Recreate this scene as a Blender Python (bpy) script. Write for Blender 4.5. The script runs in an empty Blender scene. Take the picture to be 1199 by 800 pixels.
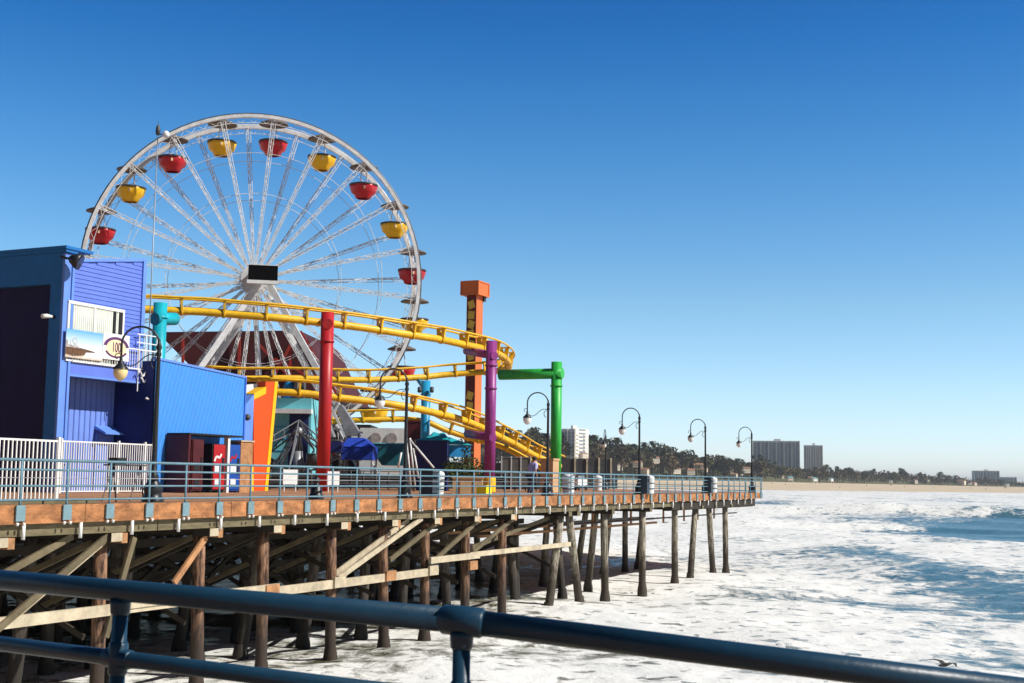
import bpy, math, random
from mathutils import Vector, Matrix, noise
random.seed(7)
V=Vector; R_=math.radians; pi=math.pi
sc=bpy.context.scene; COL=sc.collection
# ---------------------------------------------------------------- camera geometry
F_=1500.0; CAMZ=.77
p_=math.atan(160.7/F_); r_=math.atan(.0135)
Fw=V((0,math.cos(p_),math.sin(p_))); R0=V((1,0,0)); U0=V((0,-math.sin(p_),math.cos(p_)))
Rt=R0*math.cos(r_)+U0*math.sin(r_); Up=-R0*math.sin(r_)+U0*math.cos(r_)
CAM=V((0,0,CAMZ))
def ray(px,py): return Fw+Rt*((px-599.5)/F_)+Up*((400-py)/F_)
def atY(px,py,Y):
    d=ray(px,py); return CAM+d*(Y/d.y)
def proj(P):
    q=V(P)-CAM; z=q.dot(Fw)
    if z<.1: return (-9999,-9999)
    return (599.5+F_*q.dot(Rt)/z, 400-F_*q.dot(Up)/z)
# pier frame: u along the seaward edge, v inward
E0=V((-10.7,32.1,0)); PA=math.atan2(.908,.418)
Ud=V((math.cos(PA),math.sin(PA),0)); Vd=V((-math.sin(PA),math.cos(PA),0))
def W(u,v,z=0): return E0+Ud*u+Vd*v+V((0,0,z))
def UV(P): q=V(P)-E0; return q.dot(Ud),q.dot(Vd),P[2]
def onv(px,py,v):
    d=ray(px,py); o=CAM-E0
    t=(v-o.dot(Vd))/d.dot(Vd); P=CAM+d*t
    return UV(P)
def onz(px,py,z):
    d=ray(px,py); t=(z-CAMZ)/d.z; return CAM+d*t
def zat(P,py):   # height that shows at image row py above plan point P
    a,b=-20.,80.
    for _ in range(40):
        m=(a+b)/2
        if proj((P[0],P[1],m))[1]>py: a=m
        else: b=m
    return (a+b)/2
def gnd(px,Y): # plan point on column px (near horizon) at depth Y
    P=atY(px,565,Y); return V((P.x,P.y,0))
# ---------------------------------------------------------------- materials
MATS={}
def nt(m):
    m.use_nodes=True; t=m.node_tree; return t,t.nodes['Principled BSDF'],t.nodes,t.links
def mat(name,col,rough=.55,metal=0,var=.18,scale=2.,bump=0,bscale=20.,stretch=(1,1,1),dirt=0,dirtcol=(.08,.05,.03),spec=.4,objrand=0):
    if name in MATS: return MATS[name]
    m=bpy.data.materials.new(name); t,b,N,L=nt(m)
    b.inputs['Roughness'].default_value=rough; b.inputs['Metallic'].default_value=metal
    b.inputs['Specular IOR Level'].default_value=spec
    tc=N.new('ShaderNodeTexCoord'); mp=N.new('ShaderNodeMapping'); mp.inputs['Scale'].default_value=stretch
    L.new(tc.outputs['Object'],mp.inputs['Vector'])
    no=N.new('ShaderNodeTexNoise'); no.inputs['Scale'].default_value=scale; no.inputs['Detail'].default_value=6; no.inputs['Roughness'].default_value=.65
    L.new(mp.outputs[0],no.inputs['Vector'])
    cr=N.new('ShaderNodeValToRGB'); e=cr.color_ramp.elements
    e[0].position=.3; e[1].position=.7
    e[0].color=tuple(max(0,c*(1-var)) for c in col)+(1,); e[1].color=tuple(min(1,c*(1+var)) for c in col)+(1,)
    L.new(no.outputs['Fac'],cr.inputs['Fac']); out=cr.outputs['Color']
    if dirt:
        n2=N.new('ShaderNodeTexNoise'); n2.inputs['Scale'].default_value=scale*2.7; n2.inputs['Detail'].default_value=8; n2.inputs['Roughness'].default_value=.75
        L.new(mp.outputs[0],n2.inputs['Vector'])
        mr=N.new('ShaderNodeMapRange'); mr.inputs['From Min'].default_value=.52; mr.inputs['From Max'].default_value=.68; mr.inputs['To Max'].default_value=dirt
        L.new(n2.outputs['Fac'],mr.inputs['Value'])
        mx=N.new('ShaderNodeMix'); mx.data_type='RGBA'; L.new(mr.outputs[0],mx.inputs[0]); L.new(out,mx.inputs[6]); mx.inputs[7].default_value=dirtcol+(1,)
        out=mx.outputs[2]
    if objrand:
        oi=N.new('ShaderNodeObjectInfo'); hs=N.new('ShaderNodeHueSaturation')
        m1=N.new('ShaderNodeMapRange'); m1.inputs['To Min'].default_value=1-objrand; m1.inputs['To Max'].default_value=1+objrand
        L.new(oi.outputs['Random'],m1.inputs['Value']); L.new(m1.outputs[0],hs.inputs['Value']); L.new(out,hs.inputs['Color']); out=hs.outputs[0]
    L.new(out,b.inputs['Base Color'])
    if bump:
        n3=N.new('ShaderNodeTexNoise'); n3.inputs['Scale'].default_value=bscale; n3.inputs['Detail'].default_value=5
        L.new(mp.outputs[0],n3.inputs['Vector'])
        bp=N.new('ShaderNodeBump'); bp.inputs['Strength'].default_value=bump; bp.inputs['Distance'].default_value=.03
        L.new(n3.outputs['Fac'],bp.inputs['Height']); L.new(bp.outputs[0],b.inputs['Normal'])
    MATS[name]=m; return m
def M(n): return MATS[n]
mat('rail_paint',(.12,.24,.31),.5,dirt=.5,dirtcol=(.12,.10,.08),scale=4)
mat('rail_paint_pale',(.16,.27,.31),.5,dirt=.4,dirtcol=(.2,.13,.08),scale=4)
mat('near_rail_paint',(.010,.042,.080),.38,var=.10,scale=9,bump=.06,bscale=40,dirt=.25,dirtcol=(.008,.022,.045),spec=.3)
mat('fascia_wood',(.36,.155,.06),.85,var=.6,scale=1.5,stretch=(1,1,2.2),bump=.6,bscale=9,dirt=.9,dirtcol=(.13,.04,.015))
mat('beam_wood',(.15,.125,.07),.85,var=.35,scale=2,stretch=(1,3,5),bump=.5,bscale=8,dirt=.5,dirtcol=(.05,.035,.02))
mat('inner_wood',(.032,.026,.018),.9,var=.5,scale=2,bump=.4,bscale=9)  # under-deck timber darkened, shade below the pier put into the colour
mat('brace_wood',(.13,.105,.06),.85,var=.4,scale=1.5,bump=.5,bscale=10,dirt=.5,dirtcol=(.12,.07,.03))
mat('pale_wood',(.48,.41,.29),.85,var=.3,scale=2,bump=.4,bscale=10,dirt=.3,dirtcol=(.35,.2,.1))
mat('rust_wood',(.40,.20,.09),.85,var=.35,scale=3,bump=.4,bscale=10,dirt=.4,dirtcol=(.12,.05,.02))
mat('white_paint',(.78,.78,.76),.5,var=.06,dirt=.25,dirtcol=(.4,.36,.3))
mat('wheel_white',(.68,.69,.70),.4,var=.2,scale=1.5,dirt=.4,dirtcol=(.28,.27,.27))
mat('wheel_rim_paint',(.58,.58,.58),.4,var=.2,scale=.8,dirt=.5,dirtcol=(.2,.19,.19))
mat('black_metal',(.018,.02,.024),.4,var=.2)
mat('dark_metal',(.06,.06,.065),.5,var=.3)
mat('steel',(.32,.33,.35),.45,.4,var=.3)
mat('yellow_paint',(.80,.47,.015),.42,var=.16,scale=2,dirt=.6,dirtcol=(.30,.13,.02))
mat('gondola_yellow',(.85,.48,.01),.35,var=.08,dirt=.1)
mat('gondola_red',(.52,.015,.025),.35,var=.1,dirt=.1)
mat('canopy_brown',(.13,.11,.09),.7,var=.3)
mat('red_paint',(.46,.015,.02),.42,var=.14,scale=2.2,stretch=(1,1,.12),dirt=.8,dirtcol=(.22,.015,.02))
mat('purple_paint',(.28,.04,.23),.42,var=.14,scale=2.2,stretch=(1,1,.12),dirt=.8,dirtcol=(.14,.02,.12))
mat('green_paint',(.03,.42,.06),.42,var=.14,scale=2.2,stretch=(1,1,.12),dirt=.8,dirtcol=(.012,.16,.02))
mat('blue_paint',(.02,.28,.50),.35,var=.1,scale=.8)
mat('teal_paint',(.01,.36,.44),.35,var=.25,scale=.5,stretch=(1,1,2))
mat('orange_paint',(.66,.16,.035),.45,var=.1)
mat('maroon_paint_and_shade',(.13,.018,.012),.5,var=.1)
mat('square_yellow',(.72,.52,.08),.5,var=.1)
mat('orange_red',(.80,.085,.01),.5,var=.12,scale=.7)
mat('trim_yellow',(.90,.50,.01),.5,var=.05)
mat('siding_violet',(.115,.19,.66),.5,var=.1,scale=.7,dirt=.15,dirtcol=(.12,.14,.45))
mat('siding_light',(.16,.27,.72),.55,var=.08,scale=.9)
mat('trim_blue',(.13,.27,.72),.5,var=.08)
mat('fascia_navy',(.010,.15,.45),.5,var=.12)
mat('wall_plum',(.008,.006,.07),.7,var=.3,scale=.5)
mat('panel_blue',(.05,.15,.62),.5,var=.1)
mat('curtain',(.62,.66,.60),.8,var=.08)
mat('maroon_hall',(.065,.010,.012),.7,var=.3,scale=.3)
mat('red_steel',(.32,.03,.02),.5)
mat('canvas_blue',(.01,.05,.42),.7,var=.15)
mat('canvas_teal',(.01,.36,.42),.7,var=.12)
mat('canvas_navy',(.008,.018,.12),.7,var=.2)
mat('booth_blue',(.01,.25,.58),.6,var=.15)
mat('booth_teal',(.01,.13,.17),.6,var=.3)
mat('light_teal',(.16,.55,.62),.6,var=.1)
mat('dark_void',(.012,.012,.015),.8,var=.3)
mat('dark_maroon',(.07,.008,.012),.5,var=.3)
mat('vend_red',(.42,.010,.014),.3,var=.05)
mat('vend_blue',(.01,.07,.35),.3,var=.1)
mat('glass_dark',(.02,.025,.03),.12,var=.1,spec=.6)
mat('tan_stone',(.55,.36,.2),.85,var=.15,bump=.3)
mat('planter_stone',(.62,.42,.22),.85,var=.1,bump=.3)
mat('bin_white',(.72,.74,.74),.5,var=.1,dirt=.3,dirtcol=(.3,.3,.28))
mat('bin_grey',(.035,.05,.07),.6,var=.1)
mat('yellow_box',(.85,.72,.0),.5,var=.05)
mat('mesh_grey',(.13,.13,.12),.8,var=.2)
mat('skin',(.45,.26,.18),.6); mat('hair',(.02,.014,.01),.7); mat('shirt_lavender',(.42,.42,.72),.8,var=.1); mat('trousers_navy',(.02,.025,.05),.8)
mat('far_white',(.74,.72,.66),.8,var=.06,scale=.1); mat('far_grey',(.68,.70,.74),.7,var=.08,scale=.1); mat('far_glass',(.24,.27,.33),.35,var=.2,scale=.3)  # far glass lightened and blued, haze put into its colour
mat('roof_far',(.30,.15,.09),.8,objrand=.4); mat('house_far',(.62,.56,.46),.8,objrand=.3)
mat('sand',(.60,.48,.33),.95,var=.12,scale=.03,bump=.3,bscale=.5,dirt=.25,dirtcol=(.42,.33,.23))
mat('hill_soil',(.09,.09,.04),.95,var=.4,scale=.05)
mat('bark',(.10,.075,.05),.9,var=.3)
mat('leaf_far',(.065,.062,.026),.85,var=.6,scale=.22,objrand=.5)
mat('leaf_far_olive',(.13,.10,.05),.85,var=.5,scale=.22,objrand=.4)
mat('palm_leaf',(.03,.05,.018),.8,var=.4,scale=.5,objrand=.4)
mat('shrub_leaf',(.05,.075,.015),.7,var=.7,scale=2.)
mat('bird_dark',(.05,.045,.04),.7); mat('lamp_globe',(.80,.62,.30),.35,var=.08); mat('lamp_globe_white',(.8,.8,.76),.35,var=.05)
mat('tyre',(.02,.02,.02),.8)

def wavy_mat(name,col,dark,scale,rot,bump=.6,dist=.03,frac=.5):
    m=bpy.data.materials.new(name); t,b,N,L=nt(m); b.inputs['Roughness'].default_value=.5
    tc=N.new('ShaderNodeTexCoord'); mp=N.new('ShaderNodeMapping'); mp.inputs['Rotation'].default_value=rot
    L.new(tc.outputs['Object'],mp.inputs['Vector'])
    w=N.new('ShaderNodeTexWave'); w.bands_direction='X'; w.inputs['Scale'].default_value=scale; w.inputs['Distortion'].default_value=.15
    L.new(mp.outputs[0],w.inputs['Vector'])
    no=N.new('ShaderNodeTexNoise'); no.inputs['Scale'].default_value=.9; no.inputs['Detail'].default_value=7
    L.new(tc.outputs['Object'],no.inputs['Vector'])
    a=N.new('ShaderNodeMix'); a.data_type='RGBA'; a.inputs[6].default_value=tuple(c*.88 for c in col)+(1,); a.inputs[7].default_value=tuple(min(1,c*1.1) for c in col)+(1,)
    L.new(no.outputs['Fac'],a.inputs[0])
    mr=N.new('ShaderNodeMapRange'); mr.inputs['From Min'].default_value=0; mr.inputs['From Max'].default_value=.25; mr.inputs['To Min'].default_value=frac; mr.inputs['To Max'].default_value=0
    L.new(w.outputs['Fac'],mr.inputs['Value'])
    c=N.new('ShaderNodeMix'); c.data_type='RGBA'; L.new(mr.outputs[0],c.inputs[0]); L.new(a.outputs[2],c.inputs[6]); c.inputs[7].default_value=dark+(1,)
    L.new(c.outputs[2],b.inputs['Base Color'])
    bp=N.new('ShaderNodeBump'); bp.inputs['Strength'].default_value=bump; bp.inputs['Distance'].default_value=dist
    L.new(w.outputs['Fac'],bp.inputs['Height']); L.new(bp.outputs[0],b.inputs['Normal'])
    MATS[name]=m; return m
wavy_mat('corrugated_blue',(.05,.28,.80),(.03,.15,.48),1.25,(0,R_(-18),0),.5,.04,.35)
# deck planks
def plank_mat():
    m=bpy.data.materials.new('deck_planks'); t,b,N,L=nt(m); b.inputs['Roughness'].default_value=.85
    tc=N.new('ShaderNodeTexCoord'); mp=N.new('ShaderNodeMapping'); L.new(tc.outputs['Object'],mp.inputs['Vector'])
    br=N.new('ShaderNodeTexBrick'); br.offset=.37; br.inputs['Scale'].default_value=1; br.inputs['Brick Width'].default_value=4.2; br.inputs['Row Height'].default_value=.22
    br.inputs['Mortar Size'].default_value=.018; br.inputs['Color1'].default_value=(.50,.25,.11,1); br.inputs['Color2'].default_value=(.33,.15,.07,1); br.inputs['Mortar'].default_value=(.05,.025,.012,1)
    L.new(mp.outputs[0],br.inputs['Vector'])
    no=N.new('ShaderNodeTexNoise'); no.inputs['Scale'].default_value=.6; no.inputs['Detail'].default_value=8; L.new(mp.outputs[0],no.inputs['Vector'])
    hs=N.new('ShaderNodeHueSaturation'); mr=N.new('ShaderNodeMapRange'); mr.inputs['From Min'].default_value=.3; mr.inputs['From Max'].default_value=.7; mr.inputs['To Min'].default_value=.6; mr.inputs['To Max'].default_value=1.35
    L.new(no.outputs['Fac'],mr.inputs['Value']); L.new(mr.outputs[0],hs.inputs['Value']); L.new(br.outputs['Color'],hs.inputs['Color']); L.new(hs.outputs[0],b.inputs['Base Color'])
    MATS['deck_planks']=m
plank_mat()
def pile_mat(name,top,top2,wet):
    m=bpy.data.materials.new(name); t,b,N,L=nt(m); b.inputs['Roughness'].default_value=.8
    tc=N.new('ShaderNodeTexCoord'); mp=N.new('ShaderNodeMapping'); mp.inputs['Scale'].default_value=(3,3,.5); L.new(tc.outputs['Object'],mp.inputs['Vector'])
    no=N.new('ShaderNodeTexNoise'); no.inputs['Scale'].default_value=3.2; no.inputs['Detail'].default_value=9; no.inputs['Roughness'].default_value=.7; L.new(mp.outputs[0],no.inputs['Vector'])
    cr=N.new('ShaderNodeValToRGB'); e=cr.color_ramp.elements; e[0].position=.42; e[1].position=.60; e[0].color=top2+(1,); e[1].color=top+(1,); L.new(no.outputs['Fac'],cr.inputs[0])
    sx=N.new('ShaderNodeSeparateXYZ'); L.new(tc.outputs['Object'],sx.inputs[0])
    ad=N.new('ShaderNodeMath'); ad.operation='MULTIPLY_ADD'; ad.inputs[1].default_value=1.6; L.new(no.outputs['Fac'],ad.inputs[0]); L.new(sx.outputs['Z'],ad.inputs[2])
    mr=N.new('ShaderNodeMapRange'); mr.inputs['From Min'].default_value=-3.3; mr.inputs['From Max'].default_value=-1.9; mr.inputs['To Min'].default_value=.93; mr.inputs['To Max'].default_value=0; L.new(ad.outputs[0],mr.inputs['Value'])
    mx=N.new('ShaderNodeMix'); mx.data_type='RGBA'; L.new(mr.outputs[0],mx.inputs[0]); L.new(cr.outputs[0],mx.inputs[6]); mx.inputs[7].default_value=wet+(1,)
    L.new(mx.outputs[2],b.inputs['Base Color'])
    bp=N.new('ShaderNodeBump'); bp.inputs['Strength'].default_value=.7; bp.inputs['Distance'].default_value=.04; L.new(no.outputs['Fac'],bp.inputs['Height']); L.new(bp.outputs[0],b.inputs['Normal'])
    MATS[name]=m
pile_mat('pile_wood',(.33,.18,.10),(.035,.013,.008),(.030,.020,.014))
pile_mat('pile_inner',(.16,.13,.10),(.05,.04,.03),(.02,.016,.012))  # inner piles darkened, the deck's shade is part of their colour
pile_mat('pile_grey',(.42,.38,.30),(.11,.09,.06),(.035,.024,.014))
# ---------------------------------------------------------------- mesh builder
class MB:
    def __init__(s): s.v=[]; s.f=[]; s.mi=[]; s.sm=[]; s.cur=0; s.smooth=False
    def add(s,vs,fs):
        b=len(s.v); s.v+= [tuple(x) for x in vs]
        for f in fs: s.f.append(tuple(b+i for i in f)); s.mi.append(s.cur); s.sm.append(s.smooth)
        return s
    def box(s,c,size,rz=0,Mx=None):
        hx,hy,hz=[a/2 for a in size]; vs=[V((x,y,z)) for x in(-hx,hx) for y in(-hy,hy) for z in(-hz,hz)]
        if Mx is None: Mx=Matrix.Rotation(rz,3,'Z')
        vs=[Mx@q+V(c) for q in vs]
        return s.add(vs,[(0,1,3,2),(4,6,7,5),(0,4,5,1),(2,3,7,6),(0,2,6,4),(1,5,7,3)])
    def bb(s,x0,x1,y0,y1,z0,z1): return s.box(((x0+x1)/2,(y0+y1)/2,(z0+z1)/2),(abs(x1-x0),abs(y1-y0),abs(z1-z0)))
    def bar(s,p,q,w,h=None,up=(0,0,1)):
        h=h or w; p=V(p);q=V(q); t=(q-p); L=t.length
        if L<1e-6: return s
        t/=L; up=V(up)
        if abs(t.dot(up))>.98: up=V((1,0,0))
        a=t.cross(up).normalized(); b=a.cross(t)
        vs=[P+a*sx*w/2+b*sy*h/2 for P in(p,q) for sx,sy in((-1,-1),(1,-1),(1,1),(-1,1))]
        return s.add(vs,[(0,1,2,3),(7,6,5,4),(0,4,5,1),(1,5,6,2),(2,6,7,3),(3,7,4,0)])
    def tube(s,pts,r,n=8,closed=False,cap=True):
        pts=[V(p) for p in pts]; m=len(pts); rs=r if isinstance(r,(list,tuple)) else [r]*m
        pr=None; rings=[]
        for i,P in enumerate(pts):
            if closed: t=pts[(i+1)%m]-pts[i-1]
            else: t=pts[min(i+1,m-1)]-pts[max(i-1,0)]
            t=t.normalized()
            if pr is None:
                up=V((0,0,1)) if abs(t.z)<.9 else V((1,0,0)); a=t.cross(up).normalized()
            else: a=(pr-t*pr.dot(t)).normalized()
            pr=a; b=a.cross(t)
            rings.append([P+(a*math.cos(2*pi*k/n)+b*math.sin(2*pi*k/n))*rs[i] for k in range(n)])
        vs=[q for rg in rings for q in rg]; fs=[]
        for i in range(m if closed else m-1):
            j=(i+1)%m
            for k in range(n): fs.append((i*n+k,i*n+(k+1)%n,j*n+(k+1)%n,j*n+k))
        o=s.smooth; s.smooth=True; 
        base=len(s.v); s.add(vs,fs); s.smooth=o
        if cap and not closed:
            s.f.append(tuple(base+k for k in range(n))[::-1]); s.mi.append(s.cur); s.sm.append(False)
            s.f.append(tuple(base+(m-1)*n+k for k in range(n))); s.mi.append(s.cur); s.sm.append(False)
        return s
    def lathe(s,prof,c=(0,0,0),n=16,smooth=True):
        c=V(c); vs=[]; fs=[]; m=len(prof)
        for r,z in prof:
            for k in range(n): vs.append(c+V((r*math.cos(2*pi*k/n),r*math.sin(2*pi*k/n),z)))
        for i in range(m-1):
            for k in range(n): fs.append((i*n+k,i*n+(k+1)%n,(i+1)*n+(k+1)%n,(i+1)*n+k))
        o=s.smooth; s.smooth=smooth; s.add(vs,fs); s.smooth=o; return s
    def ball(s,c,r,n=10,sc=(1,1,1)):
        prof=[(max(1e-4,math.sin(pi*i/n)),-math.cos(pi*i/n)) for i in range(n+1)]
        c=V(c); vs=[];fs=[]; k2=n*2 if n<8 else n+4
        for a,z in prof:
            for k in range(k2): vs.append(c+V((a*math.cos(2*pi*k/k2)*r*sc[0],a*math.sin(2*pi*k/k2)*r*sc[1],z*r*sc[2])))
        for i in range(n):
            for k in range(k2): fs.append((i*k2+k,i*k2+(k+1)%k2,(i+1)*k2+(k+1)%k2,(i+1)*k2+k))
        o=s.smooth; s.smooth=True; s.add(vs,fs); s.smooth=o; return s
    def prism(s,poly,d):  # poly: list of 3D pts, extruded by vector d
        n=len(poly); d=V(d); vs=[V(p) for p in poly]+[V(p)+d for p in poly]
        return s.add(vs,[tuple(range(n))[::-1],tuple(range(n,2*n))]+[(i,(i+1)%n,n+(i+1)%n,n+i) for i in range(n)])
    def build(s,name,m=None,parent=None,fix=True):
        me=bpy.data.meshes.new(name); me.from_pydata([tuple(v) for v in s.v],[],s.f)
        ms=m if isinstance(m,(list,tuple)) else [m]
        for x in ms: me.materials.append(M(x) if isinstance(x,str) else x)
        me.polygons.foreach_set('material_index',s.mi); me.polygons.foreach_set('use_smooth',s.sm)
        if fix:
            import bmesh
            b=bmesh.new(); b.from_mesh(me); bmesh.ops.recalc_face_normals(b,faces=b.faces); b.to_mesh(me); b.free()
        me.update(); o=bpy.data.objects.new(name,me); COL.objects.link(o)
        if parent is not None: o.parent=parent
        return o
def tag(o,label=None,cat=None,group=None,kind=None):
    if label: o['label']=label
    if cat: o['category']=cat
    if group: o['group']=group
    if kind: o['kind']=kind
    return o
def empty(name,loc,rz,label,cat,group=None):
    o=bpy.data.objects.new(name,None); COL.objects.link(o); o.location=loc; o.rotation_euler=(0,0,rz); o.empty_display_size=.3
    return tag(o,label,cat,group)
def kids(o): return KIDS.get(o.name) or [c for c in COL.objects if c.parent==o]
KIDS={}
def copy_tree(o,label=None,parent=None,ks=None):
    c=o.copy(); COL.objects.link(c)
    if parent is not None: c.parent=parent
    if label: c['label']=label
    for ch in [x for x in COL.objects if x.parent==o]: copy_tree(ch,None,c)
    return c
def off(o,v): return V(o)+V(v)
SKYT=[(.0,(1.5,1.72,2.6)),(.05,(1.4,1.58,2.0)),(.13,(1.28,1.46,1.56)),(.25,(.66,1.18,1.46)),(.33,(.28,.90,1.33)),(.42,(.13,.58,1.1)),(.5,(.15,.32,.6)),(.7,(.15,.22,.32)),(1.,(.15,.18,.26))]  # sky tint by height, darkened above the view to cut fill light
# ---------------------------------------------------------------- world, sun, camera
w=bpy.data.worlds.new('World'); sc.world=w; w.use_nodes=True; N=w.node_tree.nodes; L=w.node_tree.links
bg=N['Background']; sk=N.new('ShaderNodeTexSky'); sk.sky_type='NISHITA'; sk.sun_disc=False
SUNAZ=V((.965,-.26,0)).normalized(); EL=R_(40)
sk.sun_elevation=EL; sk.sun_rotation=math.atan2(SUNAZ.x,SUNAZ.y); sk.altitude=0; sk.air_density=1.0; sk.dust_density=.1; sk.ozone_density=2.6
hs=N.new('ShaderNodeHueSaturation'); hs.inputs['Saturation'].default_value=1.22; hs.inputs['Hue'].default_value=.5
tcw=N.new('ShaderNodeTexCoord'); sxw=N.new('ShaderNodeSeparateXYZ'); L.new(tcw.outputs['Generated'],sxw.inputs[0])
crw=N.new('ShaderNodeValToRGB'); L.new(sxw.outputs['Z'],crw.inputs[0]); ew=crw.color_ramp.elements
for pos,c in SKYT: 
    e_=ew.new(pos); e_.color=tuple(x/3 for x in c)+(1,)
ew.remove(ew[0]); ew.remove(ew[-1])
mw_=N.new('ShaderNodeMix'); mw_.data_type='RGBA'; mw_.blend_type='MULTIPLY'; mw_.inputs[0].default_value=1
L.new(sk.outputs[0],hs.inputs['Color']); L.new(hs.outputs[0],mw_.inputs[6]); L.new(crw.outputs[0],mw_.inputs[7])
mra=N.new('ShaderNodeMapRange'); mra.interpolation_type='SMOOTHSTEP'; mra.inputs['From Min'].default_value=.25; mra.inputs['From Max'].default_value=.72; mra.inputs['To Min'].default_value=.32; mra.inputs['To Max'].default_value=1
L.new(sxw.outputs['Y'],mra.inputs['Value'])  # sky dimmed behind and beside the camera to cut fill light
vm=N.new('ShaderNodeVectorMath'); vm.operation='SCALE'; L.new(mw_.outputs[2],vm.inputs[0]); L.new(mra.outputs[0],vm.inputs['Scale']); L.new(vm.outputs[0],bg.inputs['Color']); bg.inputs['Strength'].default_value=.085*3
sl=bpy.data.lights.new('sun','SUN'); sl.energy=5.0; sl.angle=R_(.5); sl.color=(1,.955,.88)
so=bpy.data.objects.new('sun',sl); COL.objects.link(so)
sd=V((SUNAZ.x*math.cos(EL),SUNAZ.y*math.cos(EL),math.sin(EL))); so.rotation_euler=(sd).to_track_quat('Z','Y').to_euler()
cd=bpy.data.cameras.new('camera'); cd.sensor_width=36; cd.lens=F_/1199*36; cd.clip_start=.2; cd.clip_end=30000
co=bpy.data.objects.new('camera',cd); COL.objects.link(co)
mw=Matrix((Rt,Up,-Fw)).transposed().to_4x4(); mw.translation=CAM; co.matrix_world=mw; sc.camera=co
cd.dof.use_dof=True; cd.dof.focus_distance=60; cd.dof.aperture_fstop=9
sc.view_settings.view_transform='Standard'; sc.view_settings.look='None'; sc.view_settings.exposure=.18; sc.view_settings.gamma=1
sc.cycles.max_bounces=6; sc.cycles.use_denoising=True
# ---------------------------------------------------------------- sea
WZ=-5.45
BL=[ # (px,py,rx,ry,slope, coverage change) open water between the foam; patches under the pier paint in its shade
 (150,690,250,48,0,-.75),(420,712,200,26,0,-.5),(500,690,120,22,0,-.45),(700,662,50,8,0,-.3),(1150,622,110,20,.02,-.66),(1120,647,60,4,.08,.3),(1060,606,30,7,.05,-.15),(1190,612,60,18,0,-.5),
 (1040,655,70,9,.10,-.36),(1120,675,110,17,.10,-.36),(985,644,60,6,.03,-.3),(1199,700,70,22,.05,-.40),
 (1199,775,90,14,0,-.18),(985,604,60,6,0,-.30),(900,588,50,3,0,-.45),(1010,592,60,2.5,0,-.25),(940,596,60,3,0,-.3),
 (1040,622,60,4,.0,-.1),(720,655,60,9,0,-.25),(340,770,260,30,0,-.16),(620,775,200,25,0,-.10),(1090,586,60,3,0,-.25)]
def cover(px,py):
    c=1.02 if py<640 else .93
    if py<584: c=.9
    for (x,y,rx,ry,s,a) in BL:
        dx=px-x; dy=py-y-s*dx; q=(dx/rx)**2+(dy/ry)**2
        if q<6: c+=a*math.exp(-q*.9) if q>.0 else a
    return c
def swell(X,Y):
    h=0
    # long low swells rolling towards the shore
    s=X*.86+Y*.18+6*noise.noise(V((X*.01,Y*.012,3)))
    h+=.30*(math.sin(s*.13)**3*.9+.3*math.sin(s*.31+noise.noise(V((Y*.02,1,1)))*3))*min(1,Y/50)
    h+=.35*noise.noise(V((X*.07,Y*.09,0)))+.16*noise.noise(V((X*.23,Y*.3,5)))+.07*noise.noise(V((X*.8,Y*.9,9)))
    # breaking wave
    a=V((62,268)); b=V((170,232)); d=(b-a); L_=d.length; d/=L_
    q=V((X,Y))-a; t=q.dot(d); n=q.x*(-d.y)+q.y*d.x   # n>0 : far side
    n+=3*noise.noise(V((t*.04,1,1)))
    if -45<t<L_+120:
        amp=2.0*min(1,max(0,(t+45)/60))
        prof=math.exp(-(n/9)**2) if n>0 else math.exp(-(n/3.6)**2)
        h+=amp*prof*(1+.25*noise.noise(V((t*.10,2,2))))+.35*prof*noise.noise(V((X*.35,Y*.5,4)))
    q2=V((X,Y))-V((20,190)); t2=q2.dot(d); n2=-q2.x*d.y+q2.y*d.x+5*noise.noise(V((t2*.03,7,1)))
    if -30<t2<60: h+=.8*math.exp(-(n2/4)**2)*math.sin(pi*(t2+30)/90)
    return h
ts=[-.95+1.85*i/520 for i in range(521)]
ys=[]; y=14.
while y<1180: ys.append(y); y*=1.0078
ys+= [1200,1400,2000,3200,6000,12000]
ts=[-2.2,-1.6,-1.2]+ts+[1.1,1.5,2.2]
vs=[];fs=[];cov=[];hue=[]
for Y in ys:
    for t in ts:
        X=t*Y; z=WZ
        if Y<1150 and -.96<t<.92: z+=swell(X,Y)*(1 if Y<900 else max(0,(1150-Y)/250))
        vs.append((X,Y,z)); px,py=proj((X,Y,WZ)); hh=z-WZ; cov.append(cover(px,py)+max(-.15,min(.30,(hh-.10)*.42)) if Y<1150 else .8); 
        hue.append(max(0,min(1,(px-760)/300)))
nx=len(ts)
for i in range(len(ys)-1):
    for j in range(nx-1): fs.append((i*nx+j,i*nx+j+1,(i+1)*nx+j+1,(i+1)*nx+j))
me=bpy.data.meshes.new('sea'); me.from_pydata(vs,[],fs)
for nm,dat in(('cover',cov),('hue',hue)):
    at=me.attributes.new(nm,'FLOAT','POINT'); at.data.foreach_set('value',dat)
me.polygons.foreach_set('use_smooth',[True]*len(fs))
m=bpy.data.materials.new('sea_water'); t,b,N,L=nt(m)
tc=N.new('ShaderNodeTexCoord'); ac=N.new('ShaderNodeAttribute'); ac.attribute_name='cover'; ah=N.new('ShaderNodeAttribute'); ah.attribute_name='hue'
mp=N.new('ShaderNodeMapping'); mp.inputs['Scale'].default_value=(1,.8,1); mp.inputs['Rotation'].default_value=(0,0,.3); L.new(tc.outputs['Object'],mp.inputs[0])
def noi(s,d,r,dist=0):
    n=N.new('ShaderNodeTexNoise'); n.inputs['Scale'].default_value=s; n.inputs['Detail'].default_value=d; n.inputs['Roughness'].default_value=r; n.inputs['Distortion'].default_value=dist; L.new(mp.outputs[0],n.inputs['Vector']); return n.outputs['Fac']
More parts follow.
